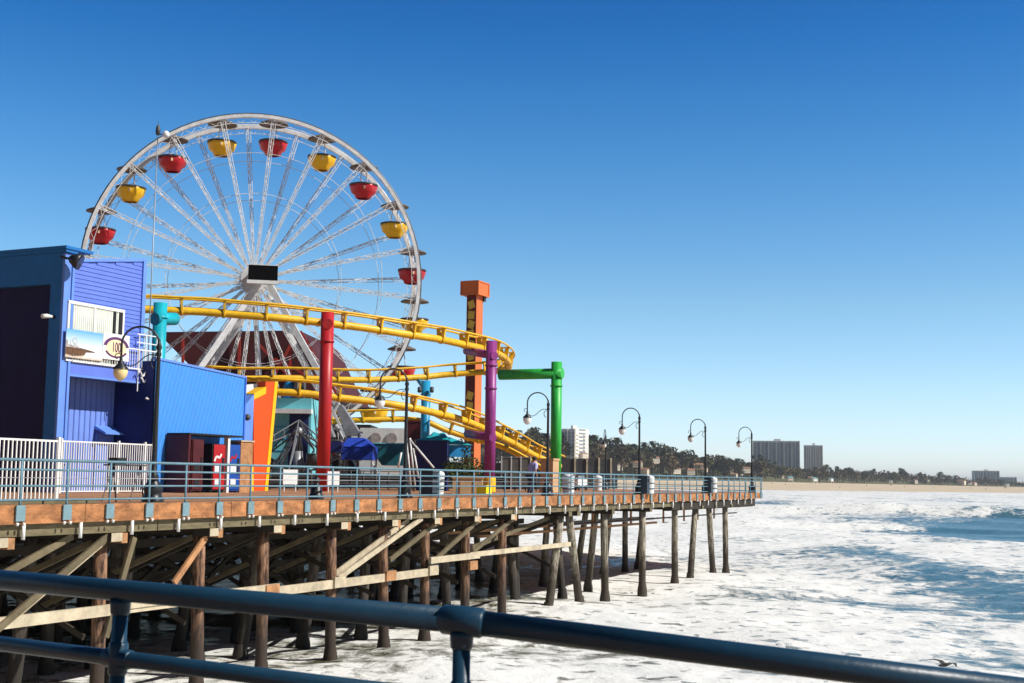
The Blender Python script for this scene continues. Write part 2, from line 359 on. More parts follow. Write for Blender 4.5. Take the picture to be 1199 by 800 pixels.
def mth(op,a,b_=None,c=None):
    n=N.new('ShaderNodeMath'); n.operation=op
    for i,x in enumerate((a,b_,c)):
        if x is None: continue
        if isinstance(x,(int,float)): n.inputs[i].default_value=x
        else: L.new(x,n.inputs[i])
    return n.outputs[0]
nA=noi(.75,10,.70,.4); nB=noi(.09,8,.65,.6); nC=noi(3.0,6,.7)
comb=mth('MULTIPLY_ADD',nB,.45,mth('MULTIPLY',nA,.55))
comb=mth('MULTIPLY_ADD',mth('SUBTRACT',nC,.5),.10,comb)
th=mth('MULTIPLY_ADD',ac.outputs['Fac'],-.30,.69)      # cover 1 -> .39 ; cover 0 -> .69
mr=N.new('ShaderNodeMapRange'); mr.interpolation_type='SMOOTHSTEP'
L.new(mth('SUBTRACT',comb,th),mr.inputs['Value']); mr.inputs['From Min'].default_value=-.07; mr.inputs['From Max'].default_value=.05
mpd=N.new('ShaderNodeMapping'); mpd.inputs['Scale'].default_value=(.8,1.0,1); L.new(tc.outputs['Object'],mpd.inputs[0])
nd=N.new('ShaderNodeTexNoise'); nd.inputs['Scale'].default_value=1.25; nd.inputs['Detail'].default_value=4; nd.inputs['Roughness'].default_value=.5; L.new(mpd.outputs[0],nd.inputs['Vector'])
md=N.new('ShaderNodeMapRange'); md.inputs['From Min'].default_value=.60; md.inputs['From Max'].default_value=.68; md.inputs['To Min'].default_value=1; md.inputs['To Max'].default_value=.2; L.new(nd.outputs['Fac'],md.inputs['Value'])
fac=mth('MULTIPLY',mr.outputs[0],md.outputs[0])
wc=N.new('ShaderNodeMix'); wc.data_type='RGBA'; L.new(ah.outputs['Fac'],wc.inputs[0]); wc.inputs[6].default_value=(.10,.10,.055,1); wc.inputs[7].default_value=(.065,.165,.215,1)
fc=N.new('ShaderNodeValToRGB'); e=fc.color_ramp.elements; e[0].position=.3; e[0].color=(.74,.74,.71,1); e[1].position=.55; e[1].color=(.86,.855,.82,1); L.new(noi(1.4,8,.75),fc.inputs[0])
ff=N.new('ShaderNodeMapRange'); ff.interpolation_type='SMOOTHSTEP'; ff.inputs['From Min'].default_value=.5; ff.inputs['From Max'].default_value=.7; ff.inputs['To Max'].default_value=.5; L.new(noi(.16,7,.68,.8),ff.inputs['Value'])
fm=N.new('ShaderNodeMix'); fm.data_type='RGBA'; L.new(ff.outputs[0],fm.inputs[0]); L.new(fc.outputs[0],fm.inputs[6]); fm.inputs[7].default_value=(.58,.62,.62,1)
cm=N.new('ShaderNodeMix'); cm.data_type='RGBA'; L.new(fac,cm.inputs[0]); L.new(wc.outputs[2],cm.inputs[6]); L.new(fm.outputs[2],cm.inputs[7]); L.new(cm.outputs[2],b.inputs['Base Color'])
L.new(mth('MULTIPLY_ADD',fac,.6,.22),b.inputs['Roughness']); b.inputs['IOR'].default_value=1.33; b.inputs['Specular IOR Level'].default_value=.5
bp=N.new('ShaderNodeBump'); bp.inputs['Strength'].default_value=.7; bp.inputs['Distance'].default_value=.2
L.new(mth('MULTIPLY_ADD',fac,.35,mth('MULTIPLY',mth('MULTIPLY_ADD',nC,.4,nA),mth('MULTIPLY_ADD',fac,-1.3,2.0))),bp.inputs['Height']); L.new(bp.outputs[0],b.inputs['Normal'])
me.materials.append(m); o=bpy.data.objects.new('sea',me); COL.objects.link(o); tag(o,kind='structure')
# seabed
o=MB().bb(-3000,6000,-400,1100,-9,-8.5).build('seabed','sand'); tag(o,kind='structure')
# ---------------------------------------------------------------- beach and coast
def interp(x,tab):
    if x<=tab[0][0]: return tab[0][1]
    for (a,b_),(c,d) in zip(tab,tab[1:]):
        if x<=c: return b_+(d-b_)*(x-a)/(c-a)
    return tab[-1][1]
YW=[(-900,900),(560,930),(890,1010),(1199,1090),(1500,1300),(1900,2600)]
YT=[(-900,1000),(560,1000),(700,1060),(900,1400),(1199,2500),(1500,3500),(1900,4500)]
ZT=[(-900,0),(890,1.4),(1050,.2),(1199,-2.),(1900,-3)]
HB=[(-900,14),(700,14),(900,11),(1199,5),(1900,4)]
m=MB(); m.smooth=True; PXS=[-900+40*i for i in range(71)]; S=[(-.15,'w'),(0,'w'),(.12,'w'),(.5,'w'),(1,'w'),(1.06,'b'),(1.25,'b'),(3.,'b')]
def coast(px,s):
    yw=interp(px,YW); yt=interp(px,YT)
    zt=interp(px,ZT)
    if s<=1:
        Y=yw+(yt-yw)*s; z=WZ-1.2 if s<0 else (WZ-.1+(zt-WZ)*(min(1,s*1.0)**.55))
    else:
        Y=yt+(s-1)*600; z=zt+interp(px,HB)*min(1,(s-1)/.2)
    t_=(px-599.5)/F_/math.cos(p_); return V((t_*Y,Y,z))
for px in PXS:
    for s,_ in S: m.v.append(tuple(coast(px,s)))
k=len(S)
for i in range(len(PXS)-1):
    for j in range(k-1):
        m.f.append((i*k+j,i*k+j+1,(i+1)*k+j+1,(i+1)*k+j)); m.mi.append(0 if j<4 else 1); m.sm.append(True)
o=m.build('beach',['sand','hill_soil']); tag(o,kind='structure')
def leafball(mb,c,rx,ry,rz,n,s,seed=0):
    rnd=random.Random(seed)
    for _ in range(n):
        while True:
            d=V((rnd.uniform(-1,1),rnd.uniform(-1,1),rnd.uniform(-1,1)))
            if .25<d.length<1: break
        d=d*(1.0 if d.length>.6 else 1.25)
        P=V(c)+V((d.x*rx,d.y*ry,d.z*rz)); a=V((rnd.gauss(0,1),rnd.gauss(0,1),rnd.gauss(0,1))).normalized(); b_=a.orthogonal().normalized(); cc=a.cross(b_)
        q=s*rnd.uniform(.6,1.3); mb.add([P+b_*q,P+cc*q*.7,P-b_*q,P-cc*q*.7],[(0,1,2,3)])
def treemesh(kind,seed):
    rnd=random.Random(seed); tr=MB(); cr=MB()
    if kind=='palm':
        H=rnd.uniform(11,15); tr.tube([(0,0,-1),(.3,0,H*.5),(.5,.1,H)],[.28,.22,.18],6)
        for k in range(26):
            a=k*2.4; up=rnd.uniform(-.7,.9); Lf=rnd.uniform(2.0,2.8); pr=V((.5,.1,H)); d=V((math.cos(a),math.sin(a),up)).normalized(); sd=V((-math.sin(a),math.cos(a),0))
            pts=[pr]; 
            for i in range(3): d=(d+V((0,0,-.38))).normalized(); pts.append(pts[-1]+d*Lf/3)
            wd=[.12,.45,.38,.05]
            for i in range(3): cr.add([pts[i]-sd*wd[i],pts[i]+sd*wd[i],pts[i+1]+sd*wd[i+1],pts[i+1]-sd*wd[i+1]],[(0,1,2,3)])
    else:
        H=rnd.uniform(9,13); tr.tube([(0,0,-1),(.1,.1,H*.35),(0,.2,H*.7)],[.4,.3,.12],6)
        for k in range(3): tr.tube([(0,.1,H*.3),(rnd.uniform(-2,2),rnd.uniform(-2,2),H*.6)],[.2,.08],5)
        for k in range(9):
            c=(rnd.uniform(-3,3),rnd.uniform(-3,3),H*rnd.uniform(.4,.9)); r=rnd.uniform(1.3,2.4)
            leafball(cr,c,r,r,r*.8,55,.55,rnd.randrange(10**6))
    return tr,cr
protos=[]
LB={'palm':['thin fan palm standing above the coastal tree belt','short fan palm among the coastal trees'],
    'bush':['dense dark green tree in the coastal belt','dry olive coloured tree in the coastal belt','rounded dark tree above the beach']}
for nm,kd,sd_,lf,lb in(('palm_tree','palm',1,'palm_leaf',LB['palm'][0]),('palm_tree','palm',5,'palm_leaf',LB['palm'][1]),('broadleaf_tree','bush',2,'leaf_far',LB['bush'][0]),('broadleaf_tree','bush',3,'leaf_far_olive',LB['bush'][1]),('broadleaf_tree','bush',4,'leaf_far',LB['bush'][2])):
    tr,cr=treemesh(kd,sd_); protos.append((nm,tr,cr,lf,lb))
pm=[]
for nm,tr,cr,lf,lb in protos:
    def mk(nm,tr,cr,lf,lb):
        e_=empty(nm,(0,0,0),0,lb,'tree','palm trees along the coast' if nm[0]=='p' else 'broadleaf trees along the coast')
        tr.build('trunk','bark',e_); cr.build('crown',lf,e_,fix=False); return e_
    pm.append(mk(nm,tr,cr,lf,lb))
used=set(); rnd=random.Random(11)
def put(i,px,dy,scl,s=None):
    P=coast(px,s or (1+rnd.uniform(.01,.2))); 
    if i in used:
        e_=pm[i].copy(); COL.objects.link(e_)
        for ch in CH[i]: c=ch.copy(); c.parent=e_; COL.objects.link(c)
    else: e_=pm[i]; used.add(i)
    e_.location=P+V((0,0,-.3+dy)); e_.rotation_euler=(0,0,rnd.uniform(0,6.28)); e_.scale=(scl,)*3
CH=[[c for c in COL.objects if c.parent==e_] for e_ in pm]
TOPY=[(540,508),(650,513),(700,518),(750,523),(800,531),(860,538),(900,541),(950,546),(1000,548),(1060,551),(1100,555),(1150,560),(1199,563),(1330,567)]
def topz(P,px,dy): return zat((P.x,P.y),interp(px,TOPY)+dy)
def tree_at(i,px,dy,s_,lo,hi):
    P=coast(px,s_); zt=topz(P,px,dy); h=zt-P.z; H0=PH[i]; put(i,px,0,max(lo,min(hi,h/H0)),s_)
PH=[13.,13.,9.5,9.5,9.5]
for k in range(215):
    px=560+690*(k+.5*rnd.random())/215; tree_at(rnd.choice([2,3,3,4]),px,abs(rnd.gauss(0,6)),1+rnd.uniform(.01,.2),.35,3.)
for k in range(70):
    px=rnd.uniform(600,1200) if k<30 else rnd.uniform(600,900); tree_at(rnd.choice([0,1]),px,rnd.uniform(-7,5) if px<900 else rnd.uniform(-2,5),1+rnd.uniform(.02,.2),.6,2.6)
# the wooded mass behind
m=MB(); rn2=random.Random(5)
for k in range(2600):
    px=rn2.uniform(540,1330); s_=1+rn2.uniform(.05,.5); P=coast(px,s_); zt=topz(P,px,abs(rn2.gauss(0,4))+1.5); r=interp(px,[(600,3.4),(900,4.2),(1200,5.5)])*rn2.uniform(.6,1.2)
    z=P.z+(zt-r-P.z)*rn2.random()**.6
    leafball(m,V((P.x,P.y,z)),r*1.25,r*1.25,r,24,.27*r,k)
    m.mi[-24:]=[1 if rn2.random()<.35 else 0]*24
o=m.build('coastal_woodland',['leaf_far','leaf_far_olive'],fix=False); tag(o,'dark mass of trees and scrub behind the beach','woodland',None,'stuff')
# small houses between trees
HL=['small cream house among the coastal trees','low tan beach house with red roof','pale two storey house on the bluff']
e0=empty('beach_house',(0,0,0),0,HL[0],'house','houses among the coastal trees')
MB().bb(-6,6,-4,4,-1,6).build('wall','house_far',e0)
mm=MB(); mm.prism([(-6.4,-4.4,6),(-6.4,4.4,6),(-6.4,0,8)],(12.8,0,0)); mm.build('roof','roof_far',e0)
for x in(-4,-1.3,1.3,4):
    for z in(1.8,4.4): MB().bb(x-.6,x+.6,-4.1,-3.95,z-.6,z+.6).build('window','far_glass',e0)
ch0=[c for c in COL.objects if c.parent==e0]; first=True
for k in range(30):
    px=rnd.uniform(600,1210) if k%3 else rnd.uniform(690,900)
    if first: e_=e0; first=False
    else:
        e_=e0.copy(); COL.objects.link(e_)
        for c in ch0: d=c.copy(); d.parent=e_; COL.objects.link(d)
    s=1+rnd.uniform(-.02,.12); P=coast(px,s); P.z+=rnd.uniform(0,max(1,(topz(P,px,4)-P.z-6)))*.8; e_.location=P; e_.rotation_euler=(0,0,rnd.uniform(-.9,.9)); q=rnd.uniform(.4,.8)*(1 if px<950 else 1.3); e_.scale=(q,q,q); 
# tower blocks
def block(name,px0,px1,pyt,Y,dep,nw,ribs,label,ang,endfrac,front='far_grey',fl=3.0,crownbox=True,end='far_white'):
    # front face between px0 and px1-endpart, end face turned to the sun
    a=gnd(px0,Y); c=gnd(px1-(px1-px0)*endfrac,Y); wid=(c-a).length
    e_=empty(name,(c.x,c.y,0),ang,label,'building')
    wl=wid/max(.3,math.cos(ang)); top=zat(c,pyt)
    MB().bb(-wl,0,0,dep,-3,top).build('wall',front,e_)
    MB().bb(0.02,.6,-.05,dep+.05,-3,top+.3).build('end_wall',end,e_)
    n=nw
    for i in range(n):
        x=-wl+wl*(i+.5)/n; MB().bb(x-wl/n*.34,x+wl/n*.34,-.35,-.02,3,top-1.5).build('window_strip','far_glass',e_)
    for i in range(ribs+1):
        x=-wl+wl*i/ribs; MB().bb(x-.35,x+.35,-.9,-.36,-3,top+.2).build('rib','far_white',e_)
    z=4
    while z<top-2:
        mm=MB().bb(-wl+.4,-.4,-.6,-.36,z,z+.35); mm.build('floor_band','far_grey',e_)
        MB().bb(.62,.75,dep*.25,dep*.75,z+.9,z+2.1).build('window','far_glass',e_)
        z+=fl
    if crownbox: MB().bb(-wl*.55,-wl*.4,dep*.3,dep*.6,top,top+3).build('rooftop_box','far_white',e_)
    return e_
block('apartment_block',884,941,516.5,1760,30,12,6,'wide dark glazed slab block with pale vertical ribs left of its twin',R_(-12),.08)
block('apartment_block',943,969,521.5,1800,24,8,6,'narrower dark glazed slab block with bright end wall beside the wide one',R_(-14),.22)
block('apartment_block',1143,1172,551.5,3000,40,8,6,'pale blue distant slab block far down the coast',R_(-12),.06)
block('low_building',1175,1192,559,2900,40,5,4,'low pale building right of the distant slab block',R_(-12),.1,crownbox=False)
e_=block('hotel_tower',656,690,502,1050,20,4,2,'white hotel tower with stacked balconies rising behind the green column',R_(-35),.50,front='far_grey')
c=V(e_.location)
for k in range(12):
    z=4+k*3; MB().bb(.62,1.6,1,4.5,z,z+.5).build('balcony','far_white',e_); MB().bb(.62,.8,5,7,z+1,z+2.3).build('window','far_glass',e_); MB().bb(.62,.8,8.5,10.5,z+1,z+2.3).build('window','far_glass',e_)
    MB().bb(.62,1.6,11.5,15,z,z+.5).build('balcony','far_white',e_)
# lifeguard huts, vehicles and people on the sand
hut=empty('lifeguard_hut',(0,0,0),0,'small white lifeguard hut on legs on the sand','hut','lifeguard huts on the beach')
MB().bb(-2,2,-1.5,1.5,2,4.6).build('cabin','white_paint',hut); MB().prism([(-2.4,-2,4.6),(2.4,-2,4.6),(2.4,2,5.1),(-2.4,2,5.1)],(0,0,.2)).build('roof','light_teal',hut)
for x in(-1.8,1.8):
    for y in(-1.3,1.3): MB().bb(x-.12,x+.12,y-.12,y+.12,-.5,2).build('leg','white_paint',hut)
MB().prism([(2,-.8,2),(6,-.8,0),(6,.8,0),(2,.8,2)],(0,0,.15)).build('ramp','pale_wood',hut)
HP=[(924,.85,'leftmost lifeguard hut on the sand beyond the pier end'),(952,.75,'small white lifeguard hut below the narrow slab block'),(971,.9,'largest looking white hut right below the slab blocks'),(1040,.7,'lone white lifeguard hut on the middle of the beach'),(1175,.5,'far right lifeguard hut on the sand')]
for k,(px,s,lb) in enumerate(HP):
    h=hut if k==0 else copy_tree(hut)
    h['label']=lb; h.location=coast(px,s); h.rotation_euler=(0,0,.4*k); h.scale=(1.3,)*3
# ---------------------------------------------------------------- people
def skin_body(name,joints,edges,rad,loc,rz,matname,parent=None,sub=2):
    me=bpy.data.meshes.new(name); me.from_pydata(joints,edges,[]); o=bpy.data.objects.new(name,me); COL.objects.link(o)
    sk_=o.modifiers.new('skin','SKIN'); 
    if not me.skin_vertices: bpy.context.view_layer.objects.active=o
    for i,r in enumerate(rad): me.skin_vertices[0].data[i].radius=(r,r) if not isinstance(r,tuple) else r
    me.skin_vertices[0].data[0].use_root=True
    o.modifiers.new('sub','SUBSURF').levels=sub; o.modifiers['sub'].render_levels=sub
    me.materials.append(M(matname)); o.location=loc; o.rotation_euler=(0,0,rz)
    if parent: o.parent=parent
    return o
def person(loc,rz,label,shirt,trous,group=None,stride=.18,lean=0.,simple=False,arm=.0):
    root=empty('person',loc,rz,label,'person',group)
    L_=lean
    J=[(0,0,.95),(0,.0+L_*.2,1.12),(0,L_*.5,1.32),(0,L_*.7,1.47),(0,L_*.8,1.55),(0,L_*.9+.01,1.66),
       (-.1,stride*.1,.86),(-.11,stride*.8,.5),(-.11,stride*.7-.02,.08),(-.12,stride*.7+.14,.04),
       (.1,-stride*.1,.86),(.11,-stride*.4,.5),(.11,-stride*1.3,.09),(.12,-stride*1.2+.14,.05),
       (-.19,L_*.6,1.42),(-.24,L_*.3+.02,1.16),(-.23,L_*.3+.12+arm,.94),(-.22,L_*.3+.16+arm,.86),
       (.19,L_*.6,1.42),(.24,L_*.3-.04,1.16),(.23,L_*.3+.04,.93),(.22,L_*.3+.07,.85)]
    E=[(0,1),(1,2),(2,3),(3,4),(4,5),(0,6),(6,7),(7,8),(8,9),(0,10),(10,11),(11,12),(12,13),(3,14),(14,15),(15,16),(16,17),(3,18),(18,19),(19,20),(20,21)]
    Rr=[(.15,.11),(.13,.10),(.16,.11),(.10,.08),.055,.095,.095,.06,.045,.035,.095,.06,.045,.035,.06,.045,.032,.03,.06,.045,.032,.03]
    b_=skin_body('body',J,E,Rr,(0,0,0),0,'skin',root)
    def sub(name,idx,mt,add):
        mpd={a:i for i,a in enumerate(idx)}
        ed=[(mpd[a],mpd[c]) for a,c in E if a in mpd and c in mpd]
        rr=[]
        for a in idx:
            r=Rr[a]; rr.append(tuple(x+add for x in r) if isinstance(r,tuple) else r+add)
        return skin_body(name,[J[a] for a in idx],ed,rr,(0,0,0),0,mt,root)
    sub('shirt',[0,1,2,3,14,15,18,19],shirt,.022)
    sub('trousers',[0,6,7,8,10,11,12],trous,.018)
    h=MB(); h.ball((0,L_*.9-.015,1.70),.105,8,(.9,1.02,1.05)); h.build('hair','hair',root)
    fc_=MB(); fc_.ball((0,L_*.9+.10,1.66),.02,6); fc_.build('nose','skin',root)
    hd=MB()
    for sgn,i in((-1,17),(1,21)):
        for f in range(4): 
            q=V(J[i])+V((sgn*.0,(-.03+.02*f),-.02)); hd.tube([q,q+V((0,.01,-.05)),q+V((-sgn*.01,.02,-.08+.006*abs(f-1.5)))],[.010,.009,.007],6)
        q=V(J[i]); hd.tube([q+V((0,.03,.01)),q+V((-sgn*.01,.055,-.03))],[.011,.008],6)
    hd.build('finger','skin',root)
    return root
def G(px,Y): 
    P=gnd(px,Y); return (P.x,P.y,0)
person(G(621.5,62),R_(-50),'person in lavender shirt and dark trousers behind the railing near the green column','shirt_lavender','trousers_navy',lean=.22,arm=.16).scale=(1.2,1.2,1.03)
bp_=[(903,.5),(918,.35),(981,.12),(995,.6),(1012,.4),(1056,.3),(1071,.5),(1090,.2),(1132,.3),(1150,.15)]
bt=['dark clad person standing on the sand just beyond the pier end','tiny figure on the wet sand left of the slab blocks','tallest looking tiny person at the water edge below the twin blocks','tiny person strolling mid beach','tiny dark figure near the middle of the sand','tiny person left of the wave crest on the sand','tiny figure beyond the breaking wave','tiny figure at the surf edge above the wave','tiny person far along the beach','farthest tiny person by the surf']
bpz=None
for k,(px,s) in enumerate(bp_):
    P=coast(px,s); 
    if bpz is None: bpz=person(P,.5*k,bt[0],'trousers_navy','trousers_navy','people on the beach')
    else:
        e_=copy_tree(bpz,bt[k]); e_.location=P; e_.rotation_euler=(0,0,.7*k)
    
# ---------------------------------------------------------------- THE PIER
pier=empty('pier',E0,PA,'long timber pier deck on wooden piles over the surf','pier')
def loc(P): return UV(P)
uE=onv(890,577,0)[0]; uA=-45.
B=UV(V((9,114,0))); C=UV(V((-8,135,0))); D=UV(V((-70,150,0)))
poly=[(uA,0),(uE,0),(B[0],B[1]),(C[0],C[1]),(D[0],D[1]),(uA,90)]
MB().prism([(a,b_,-.14) for a,b_ in poly],(0,0,.14)).build('deck','deck_planks',pier)
u=uA; k=0
while u<uE-.3:
    L_=random.uniform(4.6,6.2); u2=min(u+L_,uE); dz=random.uniform(-.015,.015)
    MB().bb(u+.012,u2-.012,-.13+random.uniform(-.012,.012),-.003,-.43+dz,.006+dz*.3).build('fascia_board','fascia_wood',pier); u=u2
# end fascia along the seaward edge of the platform
d=V((B[0]-uE,B[1],0)); MB().bar(V((uE+.06,-.05,-.21)),V((B[0]+.06,B[1],-.21)),.12,.42).build('fascia_board','fascia_wood',pier)
u=uA; 
while u<uE-2:
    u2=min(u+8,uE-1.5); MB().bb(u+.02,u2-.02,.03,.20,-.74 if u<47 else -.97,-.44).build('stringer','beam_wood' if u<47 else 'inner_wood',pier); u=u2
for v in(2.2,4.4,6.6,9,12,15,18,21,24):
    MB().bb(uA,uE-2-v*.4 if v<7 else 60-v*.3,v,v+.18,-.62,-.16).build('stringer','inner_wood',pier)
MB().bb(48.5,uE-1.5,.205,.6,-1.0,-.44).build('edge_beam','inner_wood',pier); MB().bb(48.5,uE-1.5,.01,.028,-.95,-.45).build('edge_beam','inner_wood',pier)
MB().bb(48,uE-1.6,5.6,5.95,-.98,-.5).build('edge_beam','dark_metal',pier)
# piles
FP=[(-17,-17,0),(57,57,0),(119,119,0),(234,234,0),(309,309,0),(388,389,0),(448,451,0),(498,498,0),(545,545,0),(588,588,0),(656,642,1),(666,679,1),(707,708.5,1),(752,752,1),(790,790,1),(814,808,1),(830,835,1),(849,850,1)]
fu=[]
for a,b_,g in FP:
    ua=onv(a,620,.45)[0]; ub=onv(b_,690,.45)[0]; 
    if a==57: continue
    fu.append((ua,ub,g))
ub_prev=None
def pile(ua,va,ub,vb,g,r=.19,top=-.95,name='pile'):
    m=MB(); n=9; pts=[]; rs=[]
    for i in range(n):
        s=i/(n-1); z=top+(WZ-1.6-top)*s; q=(z-top)/(WZ-top); pts.append((ua+(ub-ua)*q+random.uniform(-.012,.012),va+(vb-va)*q,z)); rr=r*(.93+.12*s)*random.uniform(.97,1.03)
        rs.append(rr)
    m.tube(pts,rs,12)
    q=(WZ+.15-top)/(WZ-top); cx=ua+(ub-ua)*q; cy=va+(vb-va)*q
    m.lathe([(r*1.05,.45),(r*1.2,.25),(r*1.38,.05),(r*1.45,-.7)],(cx,cy,WZ+.1),12)
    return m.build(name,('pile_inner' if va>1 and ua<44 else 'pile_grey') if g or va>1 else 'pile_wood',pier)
for ua,ub,g in fu: pile(ua,.45,ub,.45,g,.185 if not g else .20)
rr=random.Random(3)
for i,(ua,ub,g) in enumerate(fu):
    u=ua+rr.uniform(-.2,.2)
    if u<66: pile(u,6.2,u+rr.choice([0,0,-.5,.6]),6.2+rr.choice([0,.5]),1 if u>28 else g,.2)
    if u<46:
        for v in(3.2,8.8,11,16): 
            pile(u+rr.uniform(-.3,.3),v,u+rr.uniform(-.8,.8),v+rr.uniform(-.5,.5),1,.2)
for u in(16.5,27.5,38): 
    for v in(21,): pile(u,v,u+rr.uniform(-.9,.9),v,1,.2)
# caps over each bent
for i,(ua,ub,g) in enumerate(fu):
    ln=7 if ua>60 else (13 if ua>46 else 26)
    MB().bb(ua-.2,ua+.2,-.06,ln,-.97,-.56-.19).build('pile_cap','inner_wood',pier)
    MB().bb(ua-.2,ua+.2,-.07,-.061,-.97,-.75).build('pile_cap','pale_wood' if not g else 'beam_wood',pier)
    if not g: MB().bb(ua+.21,ua+.42,-.05,.7,-1.02,-.76).build('pile_cap','rust_wood',pier)
# horizontal walers
def waler(a,b_,v,z,mt,h=.28,w=.12,z2=None): MB().bar((a,v,z),(b_,v,z if z2 is None else z2),w,h).build('waler',mt,pier)
us=[q[0] for q in fu]
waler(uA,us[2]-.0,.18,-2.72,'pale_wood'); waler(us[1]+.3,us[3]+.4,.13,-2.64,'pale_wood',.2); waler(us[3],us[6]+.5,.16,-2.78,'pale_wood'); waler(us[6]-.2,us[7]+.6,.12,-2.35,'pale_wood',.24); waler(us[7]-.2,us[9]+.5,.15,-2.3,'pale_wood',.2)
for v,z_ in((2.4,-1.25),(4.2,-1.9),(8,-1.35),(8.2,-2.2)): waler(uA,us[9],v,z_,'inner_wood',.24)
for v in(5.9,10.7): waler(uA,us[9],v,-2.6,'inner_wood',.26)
waler(us[8],us[13],1.6,-1.75,'rust_wood',.12,.1); waler(us[8],us[14],3.2,-1.65,'rust_wood',.12,.1); waler(us[9],us[15],5.2,-1.7,'dark_metal',.12,.12)
for i in range(2,8): MB().bb(us[i]-.35,us[i]+.32,.02,.12,-2.9,-2.55).build('splice_block','rust_wood' if i%2 else 'pale_wood',pier)
def brace(a,b_,w=.08,h=.15,mt='inner_wood'): MB().bar(a,b_,w,h).build('brace',mt,pier)
u0=us[0]
# diagonals in the front plane (doubled planks)
for (ua,za,ub,zb,v,mt) in ((us[1]-4.1,-3.1,us[1]-.1,-.8,.1,'brace_wood'),(us[1]-6.8,-2.9,us[1]-1.2,-.8,.3,'brace_wood'),(us[1]-3.3,-2.75,us[1]-.15,-.95,.22,'pale_wood'),(us[4],-2.6,us[6]-.9,-.75,.12,'pale_wood'),(us[4]+.1,-2.5,us[6]-1.5,-.8,.36,'pale_wood'),(us[1],-3.4,us[1]+.9,-.9,.15,'brace_wood'),
     (us[2]-.1,-1.0,us[2]-1.4,-2.2,.15,'rust_wood'),(us[6]+.5,-2.3,us[7]+.8,-.9,.2,'brace_wood'),(us[7]+.2,-2.2,us[8]+.9,-.85,.2,'brace_wood'),(us[5]+.3,-2.2,us[6]+.8,-.9,.3,'brace_wood'),(us[8]-2.,-2.1,us[9]+1,-.9,.9,'brace_wood')):
    brace((ua,v,za),(ub,v,zb),.08,.17,mt)
# cross braces in each bent
for i in range(0,10):
    u=us[i]
    for s in(-.26,.26):
        brace((u+s,.5,-1.0),(u+s,6.2,-3.3),mt='brace_wood' if s<0 and i%3 else 'inner_wood'); 
    brace((u-.3,6.2,-1.0),(u-.3,.6,-3.4)); brace((u+.3,6.2,-1.),(u+.3,11,-3.4)); brace((u-.3,11,-1.),(u-.3,6.2,-3.4))
for i in range(0,9):
    for v in(5.8,10.6): brace((us[i],v,-3.2),(us[i+1],v,-1.0)); brace((us[i],v+.3,-1.),(us[i+1],v+.3,-3.2))
# drain pipes and hangers below the fascia
ud0=onv(40,610,0)[0]
k=0; u=ud0-6
while u<uE-2:
    MB().tube([(u,-.10,-.44),(u,-.10,-.80+random.uniform(-.03,.05))],.045,8).build('drain_pipe','white_paint',pier); u+=1.86; k+=1
# conduits under the right end
MB().tube([(us[9],1,-1.45),(uE-3,1,-1.45)],.05,6).build('conduit','dark_metal',pier)
for i in range(9,17):
    if i<len(us): MB().bb(us[i]+1.3,us[i]+1.4,1.55,1.65,-1.8,-.6).build('hanger','rust_wood',pier)
# ---------------------------------------------------------------- pier railing
rl=empty('pier_railing',E0,PA,'pale blue pipe railing along the edge of the long pier','railing')
up0=onv(17,602,0)[0]; posts=[]
u=up0-1.49*9
while u<uE-.1: posts.append(u); u+=1.49
posts.append(uE-.12)
RZ=(1.06,.83,.45,.12)
for i,u in enumerate(posts):
    P_=MB().tube([(u,-.15,-.28),(u,-.15,1.05)],.030,8).build('post','rail_paint',rl)
    MB().bb(u-.14,u+.14,-.20,-.16,-.37,.0).build('plate','rail_paint_pale',P_)
    for s in(-.1,.1): MB().tube([(u+s,-.20,-.47),(u+s,-.22,-.41)],.035,6).build('bolt','white_paint',P_)
for z,r in zip(RZ,(.036,.026,.026,.026)):
    MB().tube([(posts[0],-.15,z),(posts[-1],-.15,z)],r,8).build('rail','rail_paint',rl)
MB().tube([(posts[0],-.15,.64),(posts[-1],-.15,.64)],.011,6).build('cable','steel',rl)
# railing round the far side of the platform
r2=empty('pier_railing',(0,0,0),0,'far pale railing closing the seaward end of the pier deck','railing')
path=[W(uE-.12,-.15),V((9,113.7,0)),V((-8,134.7,0)),V((-60,147,0))]
for a,b_ in zip(path,path[1:]):
    n=int((b_-a).length/1.9)
    for i in range(n):
        q=a+(b_-a)*((i+.9)/n); MB().tube([q+V((0,0,0)),q+V((0,0,1.05))],.03,6).build('post','rail_paint',r2)
    for z in(1.06,.83,.45,.12): MB().tube([a+V((0,0,z)),b_+V((0,0,z))],.028,6).build('rail','rail_paint',r2)
